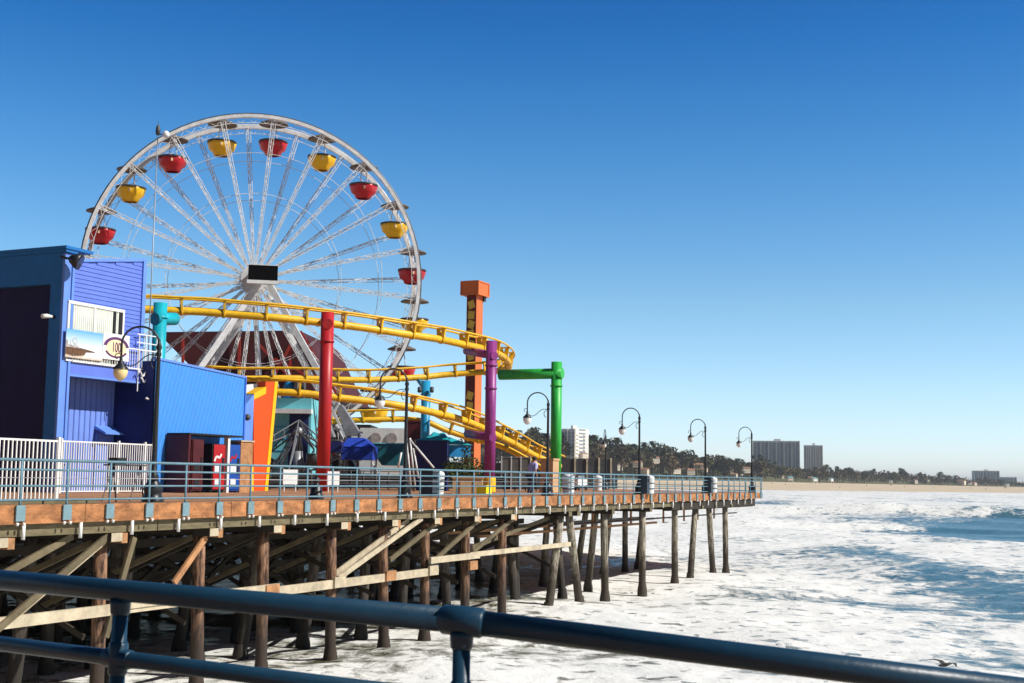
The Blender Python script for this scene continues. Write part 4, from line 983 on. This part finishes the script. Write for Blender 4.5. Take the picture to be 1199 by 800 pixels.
# gondolas
gd=None
for k in range(20):
    a=A0_+R_(18*k); c=polar(a,Rw-.12,0)
    if k<3:
        if k==0:
            pass
    g=bpy.data.objects.new('gondola',None); COL.objects.link(g); g.parent=wh; g.location=c; g.scale=(1.07,1.0,1.05)
    red=k%2==0
    g['label']='red tub gondola' if red else 'yellow tub gondola'
    if gd is None:
        gd={}
        m=MB(); m.tube([(0,-hw,0),(0,hw,0)],.05,8); gd['axle']=('wheel_white',m.build('axle','wheel_white',g).data)
        m=MB(); m.lathe([(0.02,.34),(.5,.25),(1.02,.02),(1.05,-.06),(.98,-.08),(.4,-.02),(.03,.02)],(0,0,-.05),18); gd['canopy']=('c',m.build('canopy','canopy_brown',g).data)
        m=MB()
        for x in(-.32,.32): m.tube([(x*.5,0,-.3),(x,0,-1.6)],.035,6)
        m.tube([(0,0,0),(0,0,-.4)],.05,6); gd['hanger']=('h',m.build('hanger','wheel_white',g).data)
        for nm,mt in(('red','gondola_red'),('yel','gondola_yellow')):
            m=MB(); n=36; vs=[];fs=[]; pr=[(.45,-2.42),(.55,-2.40),(.62,-2.2),(.88,-2.0),(1.0,-1.62),(1.04,-1.45),(.97,-1.42),(.9,-1.9),(.1,-2.1)]
            for r,z in pr:
                for q in range(n):
                    th=2*pi*q/n; f=1-.075*abs(math.sin(th*3))**.6 if r>.5 else 1
                    vs.append((math.cos(th)*r*f,math.sin(th)*r*f,z))
            for i in range(len(pr)-1):
                for q in range(n): fs.append((i*n+q,i*n+(q+1)%n,(i+1)*n+(q+1)%n,(i+1)*n+q))
            m.smooth=True; m.add(vs,fs); m.smooth=False
            ob=m.build('tub',mt,g if nm=='red' else None); gd[nm]=('t',ob.data)
            if nm=='yel': bpy.data.objects.remove(ob)
        m=MB(); m.tube([(math.cos(2*pi*q/24)*.98,math.sin(2*pi*q/24)*.98,-1.40) for q in range(24)],.075,6,closed=True); gd['rim']=('r',m.build('tub_rim','dark_metal',g).data)
        m=MB(); m.bb(-.06,.06,-1.0,-.9,-1.8,-1.6); gd['badge']=('b',m.build('badge','print_cream',g).data)
        # the first gondola is red
    else:
        for nm,key in(('axle','axle'),('canopy','canopy'),('hanger','hanger'),('tub','red' if red else 'yel'),('tub_rim','rim'),('badge','badge')):
            ob=bpy.data.objects.new(nm,gd[key][1]); COL.objects.link(ob); ob.parent=g
# hub, screen, legs
MB().tube([(0,-3.6,HZ),(0,3.6,HZ)],.5,20).build('hub_axle','wheel_white',wh)
for y in(-1.25,1.25): MB().tube([(0,y-.1,HZ),(0,y+.1,HZ)],1.0,28).build('hub_disc','wheel_white',wh)
inv=Matrix.Translation((cC.x,cC.y,0))@Matrix.Rotation(wa,4,'Z'); inv=inv.inverted()
dy=-3.5
def loc_w(px,py,yl):  # ray with the local plane y=yl of the wheel
    o_=inv@CAM; d_=inv.to_3x3()@ray(px,py); t_=(yl-o_.y)/d_.y; return o_+d_*t_
sa=loc_w(291,310,-4.3); sb=loc_w(325,329,-4.3)
MB().bb(sa.x,sb.x,-4.3,-3.9,sb.z,sa.z).build('hub_screen','screen_black',wh)
MB().bb(sa.x-.08,sb.x+.08,-4.34,-3.85,sb.z-.25,sb.z).bb(sa.x-.05,sb.x+.05,-4.34,-4.28,sa.z,sa.z+.04).build('screen_frame','bin_white',wh)
for yl in(-3.2,3.2):
    for pxa,pya,pxb,pyb,w_ in((303,336,148,560,.5),(316,334,440,560,.5)):
        a=loc_w(pxa,pya,-3.2); b_=loc_w(pxb,pyb,-3.2); t_=(b_.z-0)/(a.z-b_.z); g0=b_+(b_-a)*t_
        MB().bar((a.x*.9,yl,a.z+.2),(g0.x,yl*1.6,0),w_,.42).build('support_leg','wheel_white',wh)
for s in(1,):
    MB().bar((0,s*3.2,HZ-.3),(s*1.5,s*7.5,0),.3,.3).build('support_leg','wheel_white',wh)
# base platform
MB().bb(-9,9,-5,6,.0,1.0).build('base_platform','dark_metal',wh)
for x in(-7,-4,-1,2,5,8): MB().bar((x,-4.8,1),(x-1.5,-3,4.2),.15,.15).build('brace','steel',wh)
# ================================================================ ROLLER COASTER
rc=empty('roller_coaster',(0,0,0),0,'yellow tubular roller coaster track winding between coloured columns','roller coaster')
def catmull(P,n=6):
    out=[]
    for i in range(len(P)-1):
        p0=P[max(i-1,0)];p1=P[i];p2=P[i+1];p3=P[min(i+2,len(P)-1)]
        for k in range(n):
            t=k/n; out.append(.5*((2*p1)+(-p0+p2)*t+(2*p0-5*p1+4*p2-p3)*t*t+(-p0+3*p1-3*p2+p3)*t**3))
    return out+[P[-1]]
def track(pts,spac=2.2,roll=0,r=.21,up=.68,rails='yellow_paint'):
    C_=catmull([atY(*p) for p in pts],8)
    # even resample
    D=[0]
    for a,b_ in zip(C_,C_[1:]): D.append(D[-1]+(b_-a).length)
    def samp(s):
        for i in range(len(D)-1):
            if D[i+1]>=s: 
                f=(s-D[i])/max(1e-6,D[i+1]-D[i]); return C_[i].lerp(C_[i+1],f)
        return C_[-1].copy()
    n=max(8,int(D[-1]/.55)); S_=[samp(D[-1]*i/n) for i in range(n+1)]
    fr=[]
    for i,P in enumerate(S_):
        t_=(S_[min(i+1,n)]-S_[max(i-1,0)]).normalized(); sd=t_.cross(V((0,0,1))).normalized(); u_=sd.cross(t_)
        rl_=roll; q=Matrix.Rotation(rl_,3,t_); fr.append((P,t_,q@sd,q@u_))
    MB().tube(S_,r,14).build('track_spine','yellow_paint',rc)
    for s in(-.36,.36): MB().tube([P+u_*up+sd*s for P,t_,sd,u_ in fr],.062,8).build('running_rail','yellow_paint',rc)
    m_=max(1,int(spac/.55)); 
    for i in range(1,n,m_):
        P,t_,sd,u_=fr[i]; m=MB()
        for s in(-1,1):
            a=P+u_*r*.6+sd*s*.12; b_=P+u_*up+sd*s*.36
            m.add([P-u_*r*1.08+sd*s*.05-t_*.05,P+sd*s*.25-t_*.05,b_-t_*.05,b_-sd*s*.25+u_*.02-t_*.05,P+u_*r*1.3-t_*.05,
                   P-u_*r*1.08+sd*s*.05+t_*.05,P+sd*s*.25+t_*.05,b_+t_*.05,b_-sd*s*.25+u_*.02+t_*.05,P+u_*r*1.3+t_*.05],
                  [(0,1,2,3,4),(9,8,7,6,5),(0,5,6,1),(1,6,7,2),(2,7,8,3),(3,8,9,4),(4,9,5,0)])
        m.tube([P-t_*.07,P+t_*.07],r*1.22,12)
        m.bar(P+u_*up*.93-sd*.36,P+u_*up*.93+sd*.36,.09,.09); m.build('tie','yellow_paint',rc)
track([(150,362,65.5),(166,362,66),(205,364,66.5),(235,365,67),(272,368,67.5),(315,371.5,68),(360,376,69),(402,381,70),(440,386,71),(482,392.5,72.5),(515,397.5,74),(545,404,76),(570,409.5,78.5),(586,416,81),(595,424,84),(594,431,87),(580,435,89.5),(562,436,90.5),(520,439,90),(490,442,89),(425,445,87),(340,443,85),(287,443.5,84),(240,441.5,83)])
track([(290,458,70),(325,459,70),(360,461,70.5),(390,465,71),(437,470.5,72),(480,477,73),(515,485,74.5),(540,491.5,76),(562,500,78),(582,510,80),(605,521.5,83),(625,533,86),(655,546,90)])
track([(380,494,92),(420,492,92),(475,491,93),(502,495,93),(520,503,93.5),(550,513,94),(585,522,94),(612,535,94),(640,552,94)],2.2)
def column(px,pyt,Y,dia,mt,label,arm=None,flange=(),armr=.9,foot=None,name='support_column'):
    P=gnd(px,Y); zt=zat(P,pyt); 
    c=MB().tube([(P.x,P.y,0),(P.x,P.y,zt)],dia/2,24); c=c.build(name,mt,rc); c['label']=label
    for py in flange:
        z=zat(P,py); 
        MB().tube([(P.x,P.y,z-.05),(P.x,P.y,z+.05)],dia/2+.05,24).build('flange',mt,c)
    if arm:
        for (px2,py2,Y2,pya,rr_) in arm:
            q=atY(px2,py2,Y2); z=zat(P,pya); a=V((P.x,P.y,z)); dr_=(a-q).normalized()
            MB().tube([a+dr_*(dia/2+.06),q],dia/2*rr_,20).build('arm',mt,c)
    return c
column(378,366,66.5,.68,'red_paint','red support column',[(380,377,69.6,379,.8)],(400,))
column(378,366,66.5,.02,'red_paint','red support column') if False else None
column(573,399.5,75,.64,'purple_paint','purple support column',[(546,411,77.5,416,.75),(547,508,77.8,512,.75)],(428,455))
column(650.5,424,78,.66,'green_paint','green support column',[(585,439,79.5,437.5,.98)],(452,))
column(496.5,446,88,.62,'blue_paint','blue support column',[(490,445,89,458,.5)],(462,))
column(179,355,62.5,.66,'teal_paint','teal support column',[(205,373.5,63.5,373.5,.95)],(372,))
for px in(489,503.5):
    P=gnd(px,87.6); z=zat(P,454); MB().tube([(P.x,P.y,z),(P.x,P.y-.15,z-.3)],.14,8).build('spotlight','dark_metal',rc)
# tan stone plinths at the green column
P=gnd(643.5,76.5); q=UV(P); e_=empty('stone_pillar',W(q[0],q[1]),PA,'tan stone pillar standing in front of the green coaster column','pillar')
zt=zat(P,537); MB().bb(-.45,.45,-.4,.4,0,zt-.12).build('shaft','tan_stone',e_); MB().bb(-.5,.5,-.45,.45,zt-.12,zt).build('cap','tan_stone',e_); MB().bb(-.5,.5,-.45,.45,0,.15).build('base','tan_stone',e_)
# ================================================================ ORANGE DROP TOWER
P=gnd(552.5,100); tw=empty('drop_tower',P,PA,'tall orange drop ride tower with yellow squares and a boxed cap','tower')
zt=zat(P,338); a_=.86; b2=1.15
MB().bb(-b2/2,b2/2,-a_/2,a_/2,0,zt).build('mast','orange_paint',tw)
MB().bb(-b2/2-.02,-b2/2-.003,-a_/2+.04,a_/2-.04,.5,zt-.6).build('side_panel','maroon_paint_and_shade',tw)  # shade of this side painted as a maroon sheet on the mast
zc0=zat(P,346.5); zc1=zat(P,331.5); MB().bb(-.95,.95,-.75,.75,zc0,zc1).build('cap_box','orange_paint',tw)
m=MB(); 
for x in(-.95,.95):
    for y in(-.75,.75): m.bb(x-.05,x+.05,y-.05,y+.05,zc0-.04,zc1+.04)
for z in(zc0,zc1):
    for y in(-.75,.75): m.bb(-.9,.9,y-.05,y+.05,z-.05,z+.05)
    for x in(-.95,.95): m.bb(x-.05,x+.05,-.7,.7,z-.05,z+.05)
m.build('cap_trim','orange_paint',tw)
MB().bb(.5,.8,-.6,-.3,zc0-.4,zc0).build('spotlight','dark_metal',tw)
for i,py in enumerate((358,370,381,392,404,418,464,476,488,500,512)):
    z=zat(P,py); t=R_((-18,6,20,-8,14,-12,18,8,-14,10,-8)[i]); s=.27
    pts=[(-b2/2-.035,s*(math.cos(t)*x-math.sin(t)*y),z+s*1.15*(math.sin(t)*x+math.cos(t)*y)) for x,y in((-1,-1),(1,-1),(1,1),(-1,1))]
    MB().prism(pts,(.012,0,0)).build('light_square','square_yellow',tw)
# ================================================================ DARK MAROON HALL
P=gnd(280,118); hl=empty('ride_hall',P,0,'huge dark maroon canopy hall with slanted end behind the ferris wheel','hall')
def h_(px,py,Y=118): q=atY(px,py,Y); return (q.x-P.x,q.y-P.y,q.z)
pts=[h_(184,389),h_(350,387),h_(362,400),h_(380,440),h_(400,470),h_(262,470),h_(222,428)]
MB().prism(pts,(1.2,14,0)).build('canopy','maroon_hall',hl)
for px in(214,280,340): a=h_(px,395,117.6); b_=h_(px,470,117.6); MB().bar(a,b_,.22,.22).build('rib','red_steel',hl)
for (a,b_) in(((300,400),(345,448)),((345,395),(318,446)),((322,420),(372,446)),((345,388),(385,455)),((352,388),(394,462)),((330,440),(392,440))):
    MB().bar(h_(*a,117.3),h_(*b_,117.3),.22,.22).build('truss_member','red_steel',hl)
for px in(250,300,350,395): a=h_(px,465,120); MB().bar((a[0],a[1],0),a,.5,.5).build('column','dark_metal',hl)
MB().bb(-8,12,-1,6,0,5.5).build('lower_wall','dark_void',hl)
# ================================================================ MIDWAY STALLS
def stall(name,px0,px1,pyt,Y,dep,mt,label,cat,roof=None,rzt=None,pyr=None,zb=0,trim=None,rot=PA*0+R_(0)):
    a=gnd(px0,Y); b_=gnd(px1,Y); e_=empty(name,a,0,label,cat); w_=b_.x-a.x; zt=zat(a,pyt)
    MB().bb(0,w_,0,dep,zb,zt).build('body',mt,e_)
    if zb>0:
        for x in(.1,w_-.1):
            for y in(.1,dep-.1): MB().bb(x-.05,x+.05,y-.05,y+.05,0,zb).build('leg','dark_metal',e_)
    if roof:
        zr=zat(a,pyr); o_=.25; vs=[(-o_,-o_,zt),(w_+o_,-o_,zt),(w_+o_,dep+o_,zt),(-o_,dep+o_,zt),(w_*.3,dep*.5,zr),(w_*.7,dep*.5,zr)]
        MB().add(vs,[(0,1,5,4),(1,2,5),(2,3,4,5),(3,0,4),(3,2,1,0)]).build('roof',roof,e_)
    return e_,w_,zt
# teal stall behind the orange fin
e_,w_,zt=stall('teal_stall',316,362,466,86,5,'light_teal','light teal stall with dark doorway and white eave behind the orange fin','stall')
MB().bb(w_*.45,w_-.15,-.06,-.004,0,zt-.9).build('doorway','canvas_navy',e_); MB().bb(-.2,w_+.1,-.7,.1,zt-1.05,zt-.75).build('eave','bin_white',e_)
for z in(.8,1.6,2.4,3.2,4.0): MB().bb(.05,w_*.44,-.03,-.003,z,z+.05).build('siding_groove','booth_blue',e_)
MB().lathe([(.45,0),(.5,.6),(.35,1.1),(.05,1.4)],(w_*.35,1.2,zt),12).build('dome','booth_blue',e_)
MB().bb(w_*.5,w_*.75,.6,1.5,zt,zt+1.4).build('rooftop_box','dark_metal',e_)
# dark blocks put in for the band of shadow behind the midway
stall('shade_block',328,470,538,98,6,'dark_void','long dark block added for the shadow behind the rides','building')
stall('shade_block',470,640,541,104,6,'dark_void','dark low block added for the shadow behind the purple column and tents','building')
stall('white_kiosk',420,478,501,97,3,'bin_white','pale kiosk with round grey emblems under the yellow track','kiosk')
k_=[o for o in COL.objects if o.name.startswith('white_kiosk')][0]
for x in(1.2,2.4): 
    MB().tube([(x,-.02,zat(k_.location,513)),(x,-.08,zat(k_.location,513))],.42,18).build('emblem','print_grey',k_)
for x in(.1,.9,1.6,2.5,3.2): MB().bb(x,x+.22,-.05,-.004,2.1,2.5).build('window','dark_void',k_)
# blue canopy
a=gnd(397,80); e_=empty('blue_canopy',a,0,'deep blue flat topped fabric canopy right of the red column','canopy'); w_=gnd(436,80).x-a.x
z0=zat(a,538); zm=zat(a,523); z1_=zat(a,512)
MB().add([(0,0,zm),(w_,0,zm),(w_,3,zm),(0,3,zm),(.45,.6,z1_),(w_-.7,.6,z1_),(w_-.7,2.4,z1_),(.45,2.4,z1_)],[(0,1,5,4),(1,2,6,5),(2,3,7,6),(3,0,4,7),(4,5,6,7),(3,2,1,0)]).build('roof','canvas_blue',e_)
MB().bb(0.03,w_-.03,.03,2.97,z0,zm).build('valance','canvas_blue',e_)
for x in(.1,w_-.1):
    for y in(.1,2.9): MB().bb(x-.05,x+.05,y-.05,y+.05,0,z0).build('leg','steel',e_)
a=gnd(389,79); e_=empty('blue_canopy',a,0,'small blue fabric awning tucked beside the red column','canopy'); MB().bb(-.9,.5,0,2,zat(a,530),zat(a,517)).build('valance','canvas_navy',e_); 
for x in(-.8,.4): MB().bb(x-.04,x+.04,.1,.18,0,zat(a,530)).build('leg','steel',e_)
# teal sagging tub
a=gnd(455,84); e_=empty('teal_ride_car',a,0,'dark teal scooped ride car in front of the pale kiosk','ride car'); w_=1.05*(gnd(473,84).x-gnd(436,84).x); z0=zat(a,545);zt=zat(a,520)
MB().prism([(-w_*.52,0,zt),(w_*.5,0,zt),(w_*.47,0,z0),(-w_*.22,0,z0),(-w_*.38,0,z0+.5)],(0,2,0)).build('shell','booth_teal',e_); MB().bb(-w_*.5,w_*.5,-.04,2.04,zt,zt+.07).build('lip','light_teal',e_)
for x in(-1,1): MB().bb(x-.08,x+.08,.8,1.0,0,z0).build('leg','steel',e_)
# navy booth + teal tent
a=gnd(487,76); e_=empty('navy_booth',a,0,'dark navy hipped booth with teal roof under the blue column','booth'); w_=gnd(523,76).x-a.x; zt=zat(a,515.5); zr=zat(a,505)
MB().bb(0,w_,0,2.4,0,zt).build('body','canvas_navy',e_); MB().add([(-.1,-.1,zt),(w_+.1,-.1,zt),(w_+.1,2.5,zt),(-.1,2.5,zt),(w_*.85,1.2,zr)],[(0,1,4),(1,2,4),(2,3,4),(3,0,4),(3,2,1,0)]).build('roof','canvas_teal',e_)
a=gnd(524,78); e_=empty('teal_tent',a,R_(12),'teal roofed tent with bright blue valance behind the planter shrub','tent'); w_=gnd(551,78).x-a.x; zt=zat(a,519); zr=zat(a,505); z0=zat(a,535)
MB().add([(-1.3,-.1,zt),(w_+.1,-.1,zt-.1),(w_+.1,2.8,zt),(-1.3,2.8,zt),(-.7,1.3,zr)],[(0,1,4),(1,2,4),(2,3,4),(3,0,4),(3,2,1,0)]).build('roof','canvas_teal',e_)
MB().bb(0,w_,0,.03,z0,zt-.1).bb(w_-.03,w_,.03,2.7,z0,zt-.1).build('valance','booth_blue',e_)
for x,y in((.05,.05),(w_-.05,.05),(w_-.05,2.6)): MB().bb(x-.04,x+.04,y-.04,y+.04,0,zt-.1).build('leg','steel',e_)
# maroon slim booth
a=gnd(482,90); e_=empty('maroon_cabinet',a,0,'slim maroon cabinet left of the blue column','cabinet'); MB().bb(-.6,.6,0,1,0,zat(a,494)).build('body','dark_maroon',e_); MB().bb(-.66,.66,-.05,1.05,zat(a,494),zat(a,494)+.12).build('cap','maroon_paint_and_shade',e_)
# steel spider ride
a=gnd(348,80); sr=empty('spider_ride',a,0,'grey steel spider ride with radiating lattice arms beside the red column','ride')
MB().tube([(0,0,0),(0,0,2.3)],.28,12).build('mast','steel',sr); MB().lathe([(.8,0),(.8,.2),(.3,.5)],(0,0,0),14).build('base','dark_metal',sr); zc=zat(a,505)-.0
MB().ball((0,0,zc),.28,8).build('hub','steel',sr); MB().bar((0,0,2.2),(0,0,zc),.2).build('mast','dark_metal',sr)
for k in range(10):
    an=k*2*pi/10+.3; d=V((math.cos(an),math.sin(an),0)); m=MB(); L_=2.2+.8*(k%2); hi=V((0,0,zc)); en=d*L_+V((0,0,1.6+.9*math.sin(k*1.7)))
    m.bar(hi,en,.08); m.bar(hi+V((0,0,.7)),en,.06); m.bar((d*.3+V((0,0,.9))),en,.06)
    for s in(.3,.5,.7): m.bar(hi.lerp(en,s),(hi+V((0,0,.7))).lerp(en,s),.05)
    m.build('arm','steel' if k%2 else 'dark_metal',sr)
    if k%2==0:
        m=MB(); m.lathe([(.1,-1.0),(.45,-.9),(.5,-.3),(.45,-.25)],en,10); m.tube([en,en+V((0,0,-.9))],.04,6); m.build('car','dark_metal',sr)
# grey ramp structure right of the red column
a=gnd(405,84); e_=empty('steel_ramp',a,0,'slanted grey steel loading ramp right of the red column','ramp')
def q_(px,py,Y=84): p=atY(px,py,Y); return V((p.x-a.x,p.y-a.y,p.z))
MB().prism([q_(392,474),q_(400,474),q_(423,510),q_(405,510)],(0,1.2,0)).build('deck','steel',e_)
for s in(((388,476),(404,512)),((380,478),(392,512)),((370,505),(395,472)),((386,470),(388,512)),((396,474),(370,520)),((378,500),(425,507))):
    MB().bar(q_(*s[0],83.6),q_(*s[1],83.6),.14).build('strut','bin_white' if s[0][0]%4==0 else 'steel',e_)
for px in(372,388,404,420): p=q_(px,508,83.6); MB().bar((p.x,p.y,0),p,.12).build('leg','dark_metal',e_)
# tripod of poles beside the near lamp
a=gnd(482,70); e_=empty('pole_tripod',a,0,'bundle of pale slanting poles beside the second lamp','poles')
def q3(px,py,Y=70): p=atY(px,py,Y); return V((p.x-a.x,p.y-a.y,p.z))
for s in(((480,515),(508,548)),((476,513),(481,570)),((480,513),(486,570)),((484,525),(490,560)),((470,530),(466,548))):
    q=q3(*s[1]); MB().tube([q3(*s[0]),q],.06,6).build('pole','bin_white',e_)
for px in(478,486): p=q3(px,515); MB().bar((p.x,p.y,0),p,.08).build('pole','dark_metal',e_)
# queue fence (dark) along the midway
a=gnd(300,70); b_=gnd(640,82)
e_=empty('queue_fence',a,0,'low dark metal queue fence running across the deck below the rides','fence'); d=b_-a; n=24
for z in(.35,.7,1.1): MB().tube([V((0,0,z)),d+V((0,0,z))],.035,6).build('rail','dark_metal',e_)
for i in range(n+1): q=d*(i/n); MB().tube([q,q+V((0,0,1.12))],.04,6).build('post','dark_metal',e_)
MB().prism([V((0,.05,.12)),d+V((0,.05,.12)),d+V((0,.05,.85)),V((0,.05,.85))],(0,.04,0)).build('shade_sheet','dark_void',e_)  # dark sheet added for the band of shadow under the canopies
# menu boards
for px,Y,w_,h_2,lb in((339.5,63,.32,.72,'white sign board standing left of the red column'),(390,63,.27,.66,'white sign board standing right of the red column')):
    P=gnd(px,Y); e_=empty('sign_board',P,R_(40),lb,'sign board'); w_*=1.25; MB().bb(-w_,w_,-.03,.03,.35,.35+h_2).build('board','bin_white',e_)
    for x in(-w_*.8,w_*.8): MB().bb(x-.02,x+.02,-.02,.02,0,.35).build('leg','bin_white',e_)
# short black bollard
P=gnd(370.5,43); q=UV(P); e_=empty('bollard',W(q[0],max(.7,q[1])),0,'short black cast bollard on the deck below the red column','bollard')
MB().lathe([(.26,0),(.26,.12),(.2,.2),(.19,.42),(.1,.5),(.08,.56),(.13,.62),(.1,.7),(.03,.76)],n=14).build('body','black_metal',e_); MB().ball((0,0,.8),.06,6).build('knob','black_metal',e_)
# litter bins
def bin_(px,Y,label,dark=True):
    P=gnd(px,Y); q=UV(P); e_=empty('litter_bin',W(q[0],q[1]),PA,label,'litter bin')
    MB().lathe([(.01,.05),(.27,.06),(.27,.08),(.30,.9),(.31,.92),(.25,1.0),(.06,1.08),(.01,1.08)],n=16).build('drum','bin_white',e_)
    for z in(.3,.6): MB().lathe([(.292,z),(.305,z+.01),(.305,z+.04),(.296,z+.05)],n=16).build('hoop','bin_grey',e_)
    return e_
def binpair(px,Y,lb1,lb2):
    P=gnd(px,Y); q=UV(P)
    e_=empty('recycling_bin',W(q[0]-.35,q[1]+.0),PA,lb2,'bin'); MB().bb(-.22,.22,-.25,.25,.05,.95).build('box','bin_grey',e_); MB().bb(-.24,.24,-.27,.27,.95,1.02).build('lid','black_metal',e_); MB().bb(-.12,.12,-.28,-.255,.72,.84).build('slot','dark_void',e_)
    bin_(px+3.5,Y+.5,lb1)
binpair(508,50,'white litter drum nearest the second lamp','dark square bin paired with the white drum by the second lamp')
bin_(665.5,62,'lone white litter drum right of the green column')
binpair(756.5,71,'white litter drum beside the fourth lamp','dark square bin beside the fourth lamp')
binpair(831,83,'white litter drum beside the lamp second from the end','dark square bin beside the lamp second from the end')
bin_(700,86,'faded litter drum by the far railing')
# planter, shrub, yellow box
P=gnd(547,62); q=UV(P); a=gnd(530,62); b_=gnd(565,62); e_=empty('planter',a,0,'long tan stone planter below the shrub','planter'); w_=b_.x-a.x; zt=zat(a,558)
MB().bb(0,w_,0,.9,0,zt-.08).build('trough','planter_stone',e_); MB().bb(-.05,w_+.05,-.05,.1,zt-.08,zt).bb(-.05,w_+.05,.8,.95,zt-.08,zt).bb(-.05,.1,.11,.79,zt-.08,zt).bb(w_-.1,w_+.05,.11,.79,zt-.08,zt).build('rim','planter_stone',e_)
for x in(w_*.25,w_*.72): MB().bb(x-.02,x+.02,-.03,-.002,0.05,zt-.1).build('joint','rust_wood',e_)
a=gnd(541,63); e_=empty('shrub',a,0,'bushy green shrub with yellowing tips growing in the planter','shrub'); m=MB()
for k in range(10): m.tube([(random.uniform(-.5,.5),random.uniform(-.2,.2),.3),(random.uniform(-.8,.8),random.uniform(-.5,.5),1.3)],[.03,.012],5)
m.build('stem','bark',e_); m=MB()
for k in range(16): leafball(m,(random.uniform(-.75,.75),random.uniform(-.5,.5),random.uniform(.75,1.6)),.36,.36,.32,75,.07,k+50)
leafball(m,(.2,0,1.9),.3,.3,.45,90,.07,3); m.build('foliage','shrub_leaf',e_,fix=False)
P=gnd(567,60.5); e_=empty('yellow_box',P,PA,'small bright yellow wet floor style box at the foot of the purple column','box'); MB().bb(-.3,.3,-.25,.25,.03,.40).build('body','yellow_box',e_); MB().bb(-.33,.33,-.28,.28,.40,.46).build('lid','yellow_box',e_)
for x in(-.2,.2): MB().bb(x-.04,x+.04,-.2,.2,0,.03).build('foot','black_metal',e_)
P=gnd(573,75); e_=empty('yellow_collar',P,0,'yellow and tan padded post base beside the purple column','pad'); MB().lathe([(.37,0),(.37,.75),(.345,.85),(.325,.85)],n=16).build('pad','trim_yellow',e_)
# mesh screen fence
a=gnd(587,80); b_=gnd(621,80); e_=empty('screen_fence',a,0,'grey mesh covered temporary fence left of the person','fence'); w_=b_.x-a.x; zt=zat(a,535)
MB().bb(0,w_,0,.03,.3,zt-.05).build('mesh','mesh_grey',e_)
for i in range(4): x=w_*i/3; MB().bb(x-.03,x+.03,-.04,.07,0,zt+.05).build('post','bin_white',e_)
MB().bb(0,w_,-.03,.06,zt-.05,zt).build('top_rail','steel',e_)
# parked service cart / white tables right of the green column
P=gnd(676,92); e_=empty('service_cart',P,PA,'small white service cart behind the lone litter drum','cart'); MB().bb(-.9,.9,-.4,.4,.35,.8).build('tray','bin_white',e_); MB().bb(-.7,.5,-.35,.35,.8,1.05).build('load','steel',e_)
for x in(-.7,.7):
    for y in(-.4,.4): MB().tube([(x,y-.04,.2),(x,y+.04,.2)],.2,12).build('wheel','tyre',e_)
a=gnd(668,118); e_=empty('timber_wall',a,0,'long dark timber wall behind the green column foot','wall'); MB().bb(-1,4.3,0,.4,0,zat(a,537)).build('boards','wall_dark' if 'wall_dark' in MATS else 'dark_metal',e_)
for x in(.4,1.5,2.6,3.7): MB().bb(x-.08,x+.08,-.1,-.003,0,zat(a,537)+.1).build('post','pale_wood',e_)
# gull
g0=atY(1106,779.5,38); e_=empty('gull',g0,R_(20),'dark gull gliding low over the foam just above the near railing','bird')
m=MB(); m.tube([(-.22,0,0),(-.15,0,.01),(0,0,.02),(.12,0,.03),(.2,0,.05),(.26,0,.045)],[.01,.04,.06,.045,.035,.008],8); m.build('body','bird_dark',e_)
for s in(1,-1):
    m=MB(); pts=[(0,0,.03),(.05,.25*s,.1),(-.02,.48*s,.12),(-.12,.68*s,.06)]; wd=[.09,.08,.06,.01]
    for i in range(3):
        a=V(pts[i]);b_=V(pts[i+1]); m.prism([a+V((wd[i],0,0)),a-V((wd[i],0,0)),b_-V((wd[i+1],0,0)),b_+V((wd[i+1],0,0))],(0,0,.012))
    m.build('wing','bird_dark',e_)

# ================================================================ HAZE
hz=MB().bb(-29000,29000,-1500,13000,-11,75).build('haze','bark')
hm=bpy.data.materials.new('haze_air'); hm.use_nodes=True; hn=hm.node_tree.nodes; hn.remove(hn['Principled BSDF'])
pv=hn.new('ShaderNodeVolumePrincipled'); pv.inputs['Color'].default_value=(.86,.93,1,1); pv.inputs['Density'].default_value=.00009; pv.inputs['Anisotropy'].default_value=.2
hm.node_tree.links.new(pv.outputs[0],hn['Material Output'].inputs['Volume'])
hz.data.materials.clear(); hz.data.materials.append(hm); tag(hz,'thin sea haze over the bay and beach','haze',None,'stuff')
